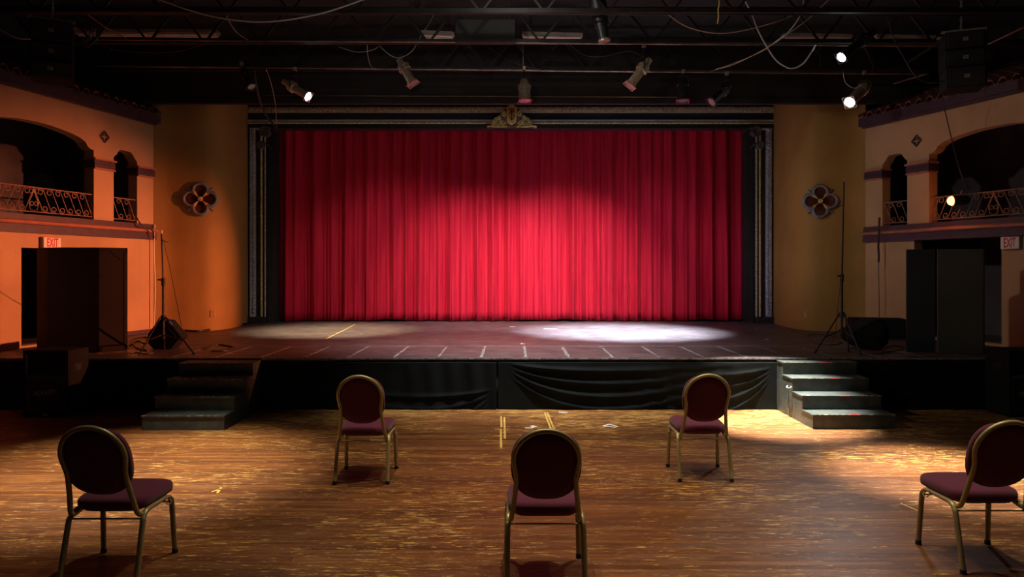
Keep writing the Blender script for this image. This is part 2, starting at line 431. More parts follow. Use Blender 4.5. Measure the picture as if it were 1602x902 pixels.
# side walls with arcades
def arch_big(c, zo):
    pr = [(0, 4.08), (.25, 4.075), (.45, 4.05), (.65, 4.02), (.80, 3.98), (.90, 3.93), (.925, 3.885), (.97, 3.845), (1.06, 3.82)]
    left = [(c-a, z+zo) for a, z in reversed(pr)]; right = [(c+a, z+zo) for a, z in pr[1:]]
    return [(c-1.06, 2.665+zo)]+left+right+[(c+1.06, 2.665+zo)]
def arch_small(a, b, zo):
    c = (a+b)/2; h = (b-a)/2
    pr = [(0, 3.925), (.45, 3.92), (.62, 3.885), (.72, 3.84), (1, 3.77)]
    left = [(c-t*h, z+zo) for t, z in reversed(pr)]; right = [(c+t*h, z+zo) for t, z in pr[1:]]
    return [(a, 2.665+zo)]+left+right+[(b, 2.665+zo)]
ARC = {}
for side in ('left', 'right'):
    mp, ud, n, q = wallmap(side); zo = ZO[side]
    U = lambda Y: (YC-Y)*q
    if side == 'left': sa, sb, bc, d0, d1, dt = U(12.42), U(11.91), U(10.48), U(11.45), U(10.25), 2.163
    else: sa, sb, bc, d0, d1, dt = U(12.45), U(11.97), U(10.58), U(11.84), U(10.44), 2.335
    ARC[side] = (sa, sb, bc, d0, d1, dt)
    c2 = bc+2.9   # a second big arch, out of frame
    outer = [(0, 0), (15, 0), (15, 4.75+zo), (0, 4.75+zo)]
    holes = [arch_small(sa, sb, zo), arch_big(bc, zo), arch_big(c2, zo), [(d0, .70), (d0, dt), (d1, dt), (d1, .70)]]
    struct('wall_'+side, MB().prism(outer, holes, 0, -.19, mp), 'side_plaster')
    def bx(mb, u0, u1, dd0, dd1, z0, z1):
        vs = [mp(u, d, z) for z in (z0, z1) for d in (dd0, dd1) for u in (u0, u1)]
        mb.add(vs, [(0, 2, 3, 1), (4, 5, 7, 6), (0, 1, 5, 4), (2, 6, 7, 3), (0, 4, 6, 2), (1, 3, 7, 5)]); return mb
    # balcony room behind the arcade, and the passage below
    rm = MB(); bx(rm, 0, 15, -2.3, -2.2, 2.4, 4.75); bx(rm, -.1, 0, -2.3, -.19, 2.3, 4.75); bx(rm, 14.9, 15, -2.2, -.19, 2.3, 4.75)
    struct('wall_balcony_'+side, rm, 'inside')
    struct('trim_%d' % (1 if side == 'left' else 2), bx(bx(MB(), 0, 15, -2.3, -.19, 2.4, 2.55), 0, 15, -2.3, -.19, 4.6, 4.7), 'inside')
    pm = MB(); bx(pm, d0-.8, d1+1.2, -1.6, -1.5, 0, 2.4); bx(pm, d0-.9, d0-.8, -1.6, -.19, 0, 2.4); bx(pm, d1+1.2, d1+1.3, -1.6, -.19, 0, 2.4)
    struct('wall_passage_'+side, pm, 'inside')
    struct('trim_%d' % (3 if side == 'left' else 4), bx(MB(), d0-.8, d1+1.2, -1.5, -.19, .5, .69), 'deck')
    # ledge mouldings
    L = -.0
    struct('trim_%d' % (5 if side == 'left' else 6), bx(MB(), -.0, 15, .0, .05, 2.585+zo, 2.665+zo), 'purple')
    g = MB(); prof = [(0, 2.585), (.05, 2.585), (.11, 2.56), (.12, 2.535), (.10, 2.515), (0, 2.51)]
    g.rings([[mp(uu, d, z+zo) for d, z in prof] for uu in (0, 15)])
    struct('trim_%d' % (7 if side == 'left' else 8), g, 'salmon')
    struct('trim_%d' % (9 if side == 'left' else 10), bx(MB(), 0, 15, 0, .07, 2.385+zo, 2.51+zo), 'purple')
    # capital bands on the piers
    k = 11 if side == 'left' else 15
    for a, b in ((0, sa), (sb, bc-1.06), (bc+1.06, c2-1.06)):
        cb = MB(); bx(cb, a, b+.015, -.19, .03, 3.54+zo, 3.67+zo); bx(cb, a-.0, b+.03, -.19, .05, 3.60+zo, 3.615+zo)
        o = struct('trim_%d' % k, cb, 'purple'); k += 1
        sm = MB(); bx(sm, a, b+.035, -.19, .07, 3.67+zo, 3.70+zo); bx(sm, a, b+.02, -.19, .045, 3.515+zo, 3.54+zo)
        sm.build('moulding', 'salmon', o)
    # fascia + tiled eave
    zf = 4.54 if side == 'left' else 4.475
    struct('trim_%d' % (21 if side == 'left' else 22), bx(bx(MB(), -.04, 15, 0, .13, zf, zf+.15), 0, 15, 0, .09, zf-.035, zf), 'purple')
    ev = MB()
    nt_ = 36; pitch = .2
    prf = []
    for i in range(nt_):
        for j in range(8):
            a = PI*j/8; c0 = i*pitch
            if j < 6: prf.append((c0+.06-.06*math.cos(PI*j/5), .065*math.sin(PI*j/5)))
            else: prf.append((c0+.12+(j-5)*.03, -.03*math.sin(PI*(j-5)/2.6)))
    for dd in range(6):
        da = .17-dd*.22; za = zf+.165+dd*.085
        r0 = [mp(u-.02, da, za+h) for u, h in prf]; r1 = [mp(u-.02, da-.25, za+h+.09) for u, h in prf]
        r2 = [mp(u-.02, da, za+h-.02) for u, h in prf]
        kk = len(ev.v); ev.v += r2+r0+r1; mlen = len(prf)
        for rr_ in (0, 1):
            for j in range(mlen-1):
                ev.f.append((kk+rr_*mlen+j, kk+rr_*mlen+j+1, kk+(rr_+1)*mlen+j+1, kk+(rr_+1)*mlen+j))
    te = ev.build('tiled_eave', 'terracotta', smooth=50)
    tag(te, 'rounded terracotta roof tile eave above the %s balcony arches' % side, 'roof tiles')
    o = struct('wall_upper_'+side, bx(MB(), -2.6, 15, -1.4, -1.25, 4.75+zo, 6.05), 'bulk')
    # baseboard
    struct('baseboard_'+side, bx(MB(), 0, d0, 0, .02, STZ, STZ+.07), 'purple')

def curved_wall(name, pts):
    mb = MB(); sg = 1 if pts[0].x > 0 else -1
    for i in range(len(pts)):
        t = (pts[min(i+1, len(pts)-1)]-pts[max(i-1, 0)]).normalized()
        nn = Vector((t.y, -t.x, 0)); nn = nn if nn.x*sg > 0 else -nn
        for z in (0, 6.05):
            mb.v.append(pts[i]+Vector((0, 0, z))); mb.v.append(pts[i]+nn*.15+Vector((0, 0, z)))
    for i in range(len(pts)-1):
        a = i*4; b = a+4
        mb.f += [(a, b, b+2, a+2), (a+1, a+3, b+3, b+1), (a+2, b+2, b+3, a+3)]
    return struct(name, mb, 'ochre', smooth=60)
curved_wall('wall_ochre_left', CL); curved_wall('wall_ochre_right', CR)
struct('wall_stage_rear', MB().box(-8, 8, 16.2, 16.3, 0, 6.05), 'black')
# bulkhead in front of the proscenium
bk = MB(); bk.box(-9.0, 9.5, 12.55, 12.7, 4.86, 6.05)
struct('wall_bulkhead', bk, 'bulk')
tag(MB().box(-6.7, 6.6, 12.515, 12.55, 4.84, 4.93).build('batten', 'bulk'), 'long black timber batten along the foot of the black bulkhead', 'batten')
lp = MB().tube([P(410, 149, 12.54), P(1060, 152, 12.54)], .008, 6)
tag(lp.build('thin_conduit', 'pipe'), 'thin pale conduit running just above the proscenium header', 'pipe')

# ================================================================== CURTAIN
def curtain():
    x0, x1, z0, z1 = -5.40, 5.36, STZ+.012, 5.5
    xs = []; fold = []; x = x0
    centers = []
    while x < x1+.3:
        centers.append((x, random.uniform(.09, .20), random.uniform(.045, .08))); x += random.uniform(.20, .40)
    def off(x, t):
        d = 0
        for c, a, wd in centers:
            u = (x-c-.03*math.sin(c*7)*(1-t))/wd
            if abs(u) < 4: d += a*math.exp(-u*u*.5)
        d += .010*math.sin(x*37+1.3*math.sin(x*5))*(.4+.6*(1-t)) + .02*math.sin(x*9.7)
        d += .01*math.sin(x*71)*(1-t)
        d *= .75+.35*(1-t)
        return d
    nx = 1100; nz = 22
    def fn(u, v):
        x = x0+(x1-x0)*u; z = z0+(z1-z0)*v
        hem = .02*math.sin(x*1.7)+.012*math.sin(x*6.3)
        if v == 0: z += max(0, hem)+.004
        return (x, 15.55-off(x, v), z)
    mb = MB().grid(nx, nz, fn)
    o = mb.build('stage_curtain', 'velvet', smooth=180, recalc=False)
    so = o.modifiers.new('s', 'SOLIDIFY'); so.thickness = .006; so.offset = 0
    tag(o, 'tall pleated red velvet stage curtain, closed, hanging behind the stage', 'curtain')
curtain()

# ================================================================== PROSCENIUM
pro = thing('proscenium_frame', 'dark carved proscenium frame with gilt and slate-blue mouldings around the curtain', 'proscenium', (0, 15.0, STZ))
def zpx(y, Y=15.0): return CH-(y-HOR)*Y/F
def xpx(x, Y=15.0): return (x-801)*Y/F
hd = MB().box(xpx(388), xpx(1210), 15.0, 15.25, zpx(200.5), zpx(140)); hd.build('header', 'black', pro)
MB().box(xpx(388), xpx(1210), 14.95, 15.0, zpx(176.5), zpx(168)).build('header_carved_band', 'orndk', pro)
mb = MB()
for k in range(230):
    x = xpx(391)+k*(xpx(1207)-xpx(391))/230
    mb.tube([(x, 14.945, zpx(175)), (x+.03, 14.93, zpx(172)), (x+.045, 14.945, zpx(169.5))], [.006, .012, .006], 5)
mb.build('carved_leaf_band', 'orngold', pro)['kind'] = 'stuff'
MB().box(xpx(388), xpx(1210), 14.96, 15.0, zpx(190.5), zpx(187.6)).build('blue_moulding', 'blueband', pro)
mb = MB().tube([(xpx(388), 14.97, zpx(193)), (xpx(1210), 14.97, zpx(193))], .02, 6)
for k in range(330):
    x = xpx(389)+k*(xpx(1209)-xpx(389))/330
    mb.tube([(x, 14.952, zpx(194.6)), (x+.018, 14.945, zpx(191.5))], .007, 5)
mb.build('rope_moulding', 'orngold', pro)
MB().box(xpx(388), xpx(1210), 14.97, 15.0, zpx(201), zpx(195)).build('lower_fascia', 'lampblk', pro)
for sd, (a, orn0, orn1, r0, l0, l1, inn) in (('l', (388.5, 392, 400.5, 410, 414.5, 416, 426)), ('r', (1209.5, 1206, 1197.5, 1188, 1184, 1181.5, 1172))):
    def bxp(mb, p0, p1, y0, y1, za, zb): return mb.box(min(xpx(p0), xpx(p1)), max(xpx(p0), xpx(p1)), y0, y1, za, zb)
    zt = zpx(200.5); zb = STZ
    j = bxp(MB(), a, l1, 15.0, 15.25, zb, zt).build('jamb', 'lampblk', pro)
    bxp(MB(), l1, inn, 15.15, 15.45, zb, zt).build('inner_return', 'black', pro)
    m_ = bxp(MB(), orn0, orn1, 14.955, 15.0, zb+.14, zt); m_.build('carved_strip', 'orn', j)
    xc = xpx((orn0+orn1)/2); mb = MB(); z = zb+.18
    while z < zt-.04:
        mb.tube([(xc, 14.95, z), (xc+.028, 14.94, z+.035), (xc, 14.95, z+.07), (xc-.028, 14.94, z+.035)], .008, 5, closed=True); z += .078
    mb.build('chain_carving', 'pipe', j)
    xr = xpx(r0); mb = MB().tube([(xr, 14.975, zb+.14), (xr, 14.975, zt)], .018, 6); z = zb+.15
    while z < zt-.02:
        mb.tube([(xr-.02, 14.955, z), (xr, 14.945, z+.012), (xr+.02, 14.955, z+.024)], .009, 5); z += .036
    mb.build('rope_moulding', 'orngold', j)
    bxp(MB(), l0, l1, 14.97, 15.0, zb+.14, zt).build('thin_fillet', 'orndk', j)
    bxp(MB(), a, l1, 14.93, 15.0, zb, zb+.14).build('plinth', 'black', j, bevel=.006)
    bxp(MB(), orn1, l0, 14.96, 15.0, zpx(203.5), zt).build('corner_return', 'orn', j)
    # double scroll bracket
    sg = 1 if sd == 'l' else -1
    br = MB()
    def spiral(cx, cz, r, turns, thick, st=0):
        pts = []
        for i in range(int(turns*18)+1):
            t = i/18*2*PI; rr = r*(1-i/(turns*18)*.8)
            pts.append((cx+sg*rr*math.cos(t+st), 14.86, cz+rr*math.sin(t+st)))
        br.tube(pts, [thick*(1-.5*i/len(pts)) for i in range(len(pts))], 6)
    c1 = (xpx(418 if sg > 0 else 1179), zpx(208)); c2_ = (xpx(411 if sg > 0 else 1186), zpx(229))
    spiral(c1[0], c1[1], .12, 2.2, .028, .5); spiral(c2_[0], c2_[1], .085, 2, .022, 1.0)
    for (cx, cz, L, rr) in ((c1[0], c1[1]+.1, .30, .12), (c2_[0], c2_[1]+.06, .25, .09)):
        br.tube(smooth_pts([(cx, 14.86, cz), (cx+sg*L*.5, 14.84, cz-.03), (cx+sg*L, 14.82, cz-.14)]), .018, 6)
    br.lathe([(0, 0), (.1, 0), (.1, .14), (0, .14)], 16, Matrix.Translation((c1[0], 14.99, c1[1])) @ Matrix.Rotation(PI/2, 4, 'X'))
    br.lathe([(0, 0), (.07, 0), (.07, .14), (0, .14)], 16, Matrix.Translation((c2_[0], 14.99, c2_[1])) @ Matrix.Rotation(PI/2, 4, 'X'))
    br.build('scroll_bracket', 'bracket', pro, smooth=50)
# crest
cz0 = zpx(201); cxm = xpx(800.5)
cr_ = MB()
for sg in (-1, 1):
    def T(dx, dz): return (cxm+sg*dx, 14.93, cz0+dz)
    outl_ = [(.10, .02), (.54, .0), (.52, .035), (.45, .05), (.43, .13), (.39, .19), (.33, .23), (.27, .25), (.25, .31), (.20, .36), (.14, .40), (.10, .38)]
    cr_.prism([(cxm+sg*a, cz0+b) for a, b in outl_], [], 14.90, 15.0, lambda u, d, z: Vector((u, d, z)))
cr_.prism([(cxm-.11, cz0), (cxm+.11, cz0), (cxm+.11, cz0+.4), (cxm-.11, cz0+.4)], [], 14.91, 14.99, lambda u, d, z: Vector((u, d, z)))
crest = cr_.build('crest', 'crestbase', pro)
cv = MB()
for sg in (-1, 1):
    for (cx, cz, r, tr, st) in ((.30, .12, .10, 2.3, 0), (.17, .29, .06, 1.8, 1), (.40, .09, .05, 1.6, 2), (.19, .10, .06, 1.7, 3), (.26, .22, .04, 1.5, 4)):
        pts = []
        for i in range(int(tr*14)+1):
            t = i/14*2*PI+st; rr = r*(1-i/(tr*14)*.85); pts.append((cxm+sg*(cx+rr*math.cos(t)), 14.885, cz0+cz+rr*math.sin(t)))
        cv.tube(pts, .014, 5)
    cv.tube(smooth_pts([(cxm+sg*.10, 14.89, cz0+.02), (cxm+sg*.3, 14.88, cz0+.015), (cxm+sg*.45, 14.88, cz0+.03), (cxm+sg*.53, 14.885, cz0+.02)]), .018, 5)
cv.build('scroll_carving', 'orngold', crest, smooth=50)
def shp(s_): return [(cxm+a*s_, cz0+.275+(b-.275)*s_) for a, b in [(0, .06), (.085, .10), (.105, .16), (.105, .40), (.12, .43), (.06, .455), (.03, .49), (0, .50), (-.03, .49), (-.06, .455), (-.12, .43), (-.105, .40), (-.105, .16), (-.085, .10)]]
sh = MB().prism(shp(1), [], 14.84, 14.93, lambda u, d, z: Vector((u, d, z))).build('shield', 'orngold', crest, bevel=.008)
MB().prism(shp(.8), [], 14.832, 14.842, lambda u, d, z: Vector((u, d, z))).build('shield_field', 'dart', sh)
tm = frame_mt((cxm, 14.828, cz0+.27), (1, 0, 0), (0, 0, 1))
mg = MB()   # interlaced T and G monogram
def arc(cx, cz, rx, rz, a0, a1, n=16): return [(cxm+cx+rx*math.cos(R(a0+(a1-a0)*i/n)), 14.828, cz0+cz+rz*math.sin(R(a0+(a1-a0)*i/n))) for i in range(n+1)]
mg.tube(arc(0.005, .255, .058, .085, 50, 320), .009, 6)
mg.tube([(cxm+.05, 14.828, cz0+.20), (cxm+.05, 14.828, cz0+.25)], .009, 6); mg.tube([(cxm+.02, 14.828, cz0+.25), (cxm+.07, 14.828, cz0+.25)], .007, 6)
mg.tube([(cxm+.048, 14.828, cz0+.32), (cxm+.058, 14.828, cz0+.345)], .008, 6)
mg.tube([(cxm, 14.822, cz0+.15), (cxm, 14.822, cz0+.375)], .010, 6)
mg.tube([(cxm-.058, 14.822, cz0+.36), (cxm-.055, 14.822, cz0+.38), (cxm+.055, 14.822, cz0+.38), (cxm+.058, 14.822, cz0+.36)], .008, 6)
mg.tube([(cxm-.025, 14.822, cz0+.15), (cxm+.025, 14.822, cz0+.15)], .008, 6)
mg.build('monogram', 'lampblk', sh)
pc = MB().prism([(xpx(832), zpx(200.5)), (xpx(839), zpx(201.5)), (xpx(840), zpx(198.5)), (xpx(837), zpx(196.5)), (xpx(831), zpx(196.5))], [], 14.92, 14.94, lambda u, d, z: Vector((u, d, z)))
tag(pc.build('paper_scrap', 'tape_w'), 'small scrap of white paper stuck beside the gilt crest', 'paper')

# ================================================================== WALL ORNAMENTS
def quatrefoil(px, py, side):
    pts = CL if side == 'left' else CR
    tx = (px-801)/F
    best = min(range(1, len(pts)-1), key=lambda i: abs(pts[i].x/pts[i].y-tx))
    p = pts[best]; Y = p.y-.06; X = tx*Y; Z = CH-(py-HOR)*Y/F
    rz = R(12) if side == 'left' else R(-12)
    q = thing('quatrefoil_ornament', ('quatrefoil plaster wall ornament with gilt darts on the ochre wall left of the stage' if side == 'left' else 'quatrefoil plaster wall ornament with gilt darts on the ochre wall right of the stage'), 'wall ornament', (X, Y, Z), rz)
    # ring frame
    fr = MB(); pn = MB()
    for k in range(4):
        a0 = k*PI/2; c = Vector((math.cos(a0), 0, math.sin(a0)))*.165
        pts_ = [c+Vector((math.cos(a0+t), 0, math.sin(a0+t)))*.125 for t in [R(-118+236*i/22) for i in range(23)]]
        fr.tube([v+Vector((0, -.01, 0)) for v in pts_], .026, 8)
        fr.tube([v*1.0+Vector((0, .02, 0))+(v-c)*.16 for v in pts_], .02, 8)
        pn.lathe([(.12, 0), (.12, .05), (.0, .05)], 24, Matrix.Translation(c+Vector((0, .06, 0))) @ Matrix.Rotation(PI/2, 4, 'X'))
        d = a0+PI/4; e = Vector((math.cos(d), 0, math.sin(d))); f_ = Vector((-math.sin(d), 0, math.cos(d)))
        tip = e*.315
        fr.add([e*.17+f_*.055+Vector((0, .05, 0)), e*.17-f_*.055+Vector((0, .05, 0)), tip+f_*.02+Vector((0, .05, 0)), tip-f_*.02+Vector((0, .05, 0)), e*.18+Vector((0, -.045, 0)), tip+Vector((0, -.0, 0))],
               [(0, 1, 3, 2), (0, 4, 1), (0, 2, 5, 4), (1, 4, 5, 3), (2, 3, 5)])
    pn.box(-.13, .13, .01, .06, -.13, .13, Matrix.Rotation(PI/4, 4, 'Y'))
    fr.build('frame', 'quat', q, local=True, smooth=50); pn.build('petal_panel', 'quatred', q, local=True)
    for k in range(4):
        d = k*PI/2+PI/4; e = Vector((math.cos(d), 0, math.sin(d))); f_ = Vector((-math.sin(d), 0, math.cos(d)))
        dm = MB().add([e*.04, e*.17+f_*.042+Vector((0, .005, 0)), e*.19+Vector((0, -.01, 0)), e*.17-f_*.042+Vector((0, .005, 0)), e*.14+Vector((0, -.055, 0))],
                      [(0, 1, 4), (1, 2, 4), (2, 3, 4), (3, 0, 4), (0, 3, 2, 1)])
        dm.build('dart', 'dart', q, local=True)
    MB().lathe([(.045, 0), (.045, .02), (.03, .045), (.018, .04), (0, .05)], 18, Matrix.Translation((0, .0, 0)) @ Matrix.Rotation(PI/2, 4, 'X')).build('boss', 'orngold', q, local=True, smooth=40)
quatrefoil(313.5, 311, 'left'); quatrefoil(1283.5, 314.5, 'right')

def diamond(side, Y, z):
    mp, ud, n, q_ = wallmap(side); u = (YC-Y)*q_
    t = thing('diamond_ornament', 'small dark diamond plaque with a pale four-point star on the %s balcony wall' % side, 'wall ornament', mp(u, .0, z))
    rh = lambda s_, sz: [(u-s_, z), (u, z-sz), (u+s_, z), (u, z+sz)]
    MB().prism(rh(.10, .105), [rh(.082, .087)], .025, .0, mp).build('rim', 'purple', t)
    MB().prism(rh(.083, .088), [], .010, .0, mp).build('plate', 'black', t)
    st = []
    for k in range(8):
        a = k*PI/4; r = .078 if k % 2 == 0 else .022; st.append((u+r*math.cos(a), z+r*1.05*math.sin(a)))
    sm = MB(); c = mp(u, .035, z); kk = len(sm.v); sm.v += [mp(a, .010, b) for a, b in st]+[c]; sm.f += [(i, (i+1) % 8, 8) for i in range(8)]+[tuple(reversed(range(8)))]
    sm.build('star', 'side_plaster', t)
diamond('left', 11.71, 4.085); diamond('right', 11.79, 4.03)

def railing(side, ua, ub, big):
    mp, ud, n, q_ = wallmap(side); zo = ZO[side]
    lab = ('long scrolled iron balcony railing in the wide arch on the %s wall' if big else 'short scrolled iron railing in the narrow arch on the %s wall') % side
    t = thing('balcony_railing', lab, 'railing', mp((ua+ub)/2, -.04, 2.665+zo))
    z0 = 2.715+zo; z1 = 3.085+zo; d = -.04
    MB().tube([mp(ua, d, z1), mp(ub, d, z1)], .011, 6).build('top_rail', 'iron', t)
    MB().tube([mp(ua, d, z0), mp(ub, d, z0)], .009, 6).build('bottom_rail', 'iron', t)
    p = .15; nn = max(2, int((ub-ua)/p)); c = (ua+ub)/2; p = (ub-ua)/nn
    h = (z1-z0)/2; zc = (z0+z1)/2; r = .056
    for k in range(nn):
        uc = ua+(k+.5)*p
        sg = 1 if (big and uc < c) else -1
        if big: sg = -1 if uc < c else 1
        else: sg = -1 if side == 'left' else 1
        s_ = .055
        def spi(sgn):
            pts = []
            for i in range(20):
                a = i/19*1.35*2*PI; rr = r*(1-.6*i/19)
                pts.append((-s_-r+rr*math.cos(a)+(.0), h-r+rr*math.sin(a)))
            return [(sgn*x, sgn*y) for x, y in pts]
        top = spi(1); bot = spi(-1)
        path = list(reversed(bot))+[(s_*.3, -h*.2), (-s_*.3, h*.2)]+top
        MB().tube([mp(uc+sg*x, d, zc+y) for x, y in path], .0065, 5).build('scroll', 'iron', t, smooth=60)
    if big:
        hm = MB()
        for sg in (-1, 1):
            pts = [(sg*(.035+.03*math.cos(a)), .0+.03*math.sin(a)-.06) for a in [R(180-360*i/12) for i in range(13)]]
            hm.tube([mp(c+x, d, zc+y) for x, y in pts], .006, 5)
            hm.tube([mp(c+x, d, zc+y) for x, y in [(0, .17), (sg*.03, .06), (sg*.08, -.04), (sg*.06, -.15), (0, -.17)]], .006, 5)
        hm.build('heart_scroll', 'iron', t)
for side in ('left', 'right'):
    sa, sb, bc, d0, d1, dt = ARC[side]
    railing(side, sa, sb, False); railing(side, bc-1.06, bc+1.06, True)

def exit_sign(side, Ya, Yb, z0, z1, lab):
    mp, ud, n, q_ = wallmap(side); ua = (YC-Ya)*q_; ub = (YC-Yb)*q_; 
    t = thing('exit_sign', lab, 'sign', mp((ua+ub)/2, 0, z0))
    bx(MB(), 0, 0, 0, 0, 0, 0)
    vs = [mp(u, d, z) for z in (z0, z1) for d in (0, .07) for u in (ua, ub)]
    MB().add(vs, [(0, 2, 3, 1), (4, 5, 7, 6), (0, 1, 5, 4), (2, 6, 7, 3), (0, 4, 6, 2), (1, 3, 7, 5)]).build('housing', 'fixture', t)
    vs = [mp(u, d, z) for z in (z0+.008, z1-.008) for d in (.07, .075) for u in (ua+.008, ub-.008)]
    MB().add(vs, [(0, 2, 3, 1), (4, 5, 7, 6), (0, 1, 5, 4), (2, 6, 7, 3), (0, 4, 6, 2), (1, 3, 7, 5)]).build('face', 'sign', t)
    xd = -ud if side == 'left' else ud
    W = abs(ub-ua); H = z1-z0
    mt = frame_mt(mp((ua+ub)/2, .076, (z0+z1)/2-.004), xd, (0, 0, 1)) @ Matrix.Diagonal((W*.30/H/1.0*1.02, 1.05, 1, 1))
    text_mesh('lettering', 'EXIT', H*1.02, .002, mt, 'signred', t, bold=.004)
exit_sign('left', 10.84, 10.52+.02, 2.165, 2.335, 'white EXIT sign with red letters above the black screen on the left')
exit_sign('right', 10.41, 10.15, 2.14, 2.325, 'white EXIT sign with red letters at the right wall doorway')

def outlet(px, py, side):
    pts = CL if side == 'left' else CR; tx = (px-801)/F
    p = min(pts, key=lambda v: abs(v.x/v.y-tx)); Y = p.y-.012; X = tx*Y; Z = CH-(py-HOR)*Y/F
    rz = R(30) if side == 'left' else R(-30)
    t = thing('wall_outlet', 'painted-over wall outlet on the ochre wall %s of the stage' % side, 'outlet', (X, Y, Z), rz)
    MB().box(-.045, .045, -.008, .006, -.065, .065).build('cover_plate', 'outlet', t, local=True, bevel=.004)
    for s_ in (-1, 1): MB().box(-.018, .018, -.013, -.008, s_*.028-.016, s_*.028+.016).build('socket', 'ochre', t, local=True, bevel=.003)
outlet(333, 490, 'left'); outlet(1262, 491.5, 'right')

# ================================================================== BLACK SKIRT
def skirt(name, x0, x1, lab, swags, flat):
    def fn(u, v):
        x = x0+(x1-x0)*u; z = .005+(STZ-.05)*v
        d = .008*math.sin(x*9+2*math.sin(x*2.1))*(1-v*.6)
        for (cx, hw, z0, dep, sk) in swags:
            t = (x-cx)/hw*(1 if sk >= 0 else -1)      # 0 at the gathered corner, 1 at the far end
            if 0 < t < 1:
                for k in range(4):
                    zz = z0-.03-k*.035-math.sin(PI*t**.75)*(.10+.135*k)
                    am = dep*math.exp(-((z-zz)/(.018+.03*t))**2)*min(1, t*9)*(1-t)**.8
                    d += am*(1 if k % 2 == 0 else .8)
        # loose vertical gathers
        d += .010*math.sin(x*23+z*3+flat)*math.exp(-((x-flat)**2)/.6)
        z2 = z
        return (x, 9.062-max(-.012, d)*1.0, z2)
    o = MB().grid(int((x1-x0)*60), 44, fn).build(name, 'cloth', smooth=180, recalc=False)
    so = o.modifiers.new('s', 'SOLIDIFY'); so.thickness = .004; so.offset = -1
    tag(o, lab, 'stage skirt', 'black skirting cloths on the stage front')
skirt('stage_skirt', -7.5, -.205, 'black cloth skirt hung on the stage front, left of the centre gap', [(-.25, 2.4, .30, .020, -1), (-3.3, 1.8, .5, .008, -1), (-5.9, 1.5, .6, .01, -1)], -.6)
skirt('stage_skirt', -.185, 7.5, 'black cloth skirt hung on the stage front, right of the centre gap, with sagging swags', [(-.05, 3.3, .64, .040, 1), (3.4, 2.2, .58, .018, -1), (4.5, 1.4, .62, .014, 1), (7.2, 2.2, .62, .016, -1)], 2.4)

# ================================================================== STAIRS
def stairs(x0, x1, y0, lab, tape):
    t = thing('stage_steps', lab, 'steps', ((x0+x1)/2, y0, 0))
    ys = [y0, y0+.29, y0+.58, y0+.88, 9.055]
    hz = [.168, .333, .495, .652]
    for sx in (x0, x1-.02):
        pl = [(ys[0]+.012, .0)]
        for k in range(4): pl += [(ys[k]+.012, hz[k]-.022), (ys[k+1]+.012 if k < 3 else ys[4], hz[k]-.022)]
        pl += [(ys[4], 0)]
        MB().prism(pl, [], sx, sx+.02, lambda u, d, z: Vector((d, u, z))).build('side_panel', 'stair', t)
    for k in range(4):
        zb = 0 if k == 0 else hz[k-1]
        MB().box(x0+.02, x1-.02, ys[k]+.012, ys[k]+.03, zb-.0, hz[k]-.022).build('riser', 'stair', t)
        tr = MB().box(x0-.006, x1+.006, ys[k], ys[k+1]+(.0 if k == 3 else .03), hz[k]-.022, hz[k]).build('tread', 'stair', t, bevel=.003)
        ch = MB(); x = x0
        while x < x1-.05:
            L = random.uniform(.01, .06)
            if random.random() < .5: ch.box(x, x+L, ys[k]-.0012, ys[k]+random.uniform(.002, .006), hz[k]-random.uniform(.002, .006), hz[k]+.0008)
            x += L+random.uniform(.01, .05)
        ch.build('worn_edge', 'chip', tr)['kind'] = 'stuff'
        if tape: MB().box(x0+.42+.02*k, x0+.54+.02*k, ys[k]-.0015, ys[k]+.014, hz[k]-.008, hz[k]+.001).build('red_tape', 'tape_r', tr)
    if tape:
        MB().tube(smooth_pts([(x0-.008, 8.56, .39), (x0-.03, 8.57, .37), (x0-.03, 8.66, .36), (x0-.008, 8.68, .38)]), .008, 6).build('handle', 'silver', t)
stairs(-4.24, -3.30, 7.90, 'black four-step stair unit at the left end of the stage front', False)
stairs(3.475, 4.42, 7.96, 'black four-step stair unit with chipped pale edges in a pool of light at the right', True)

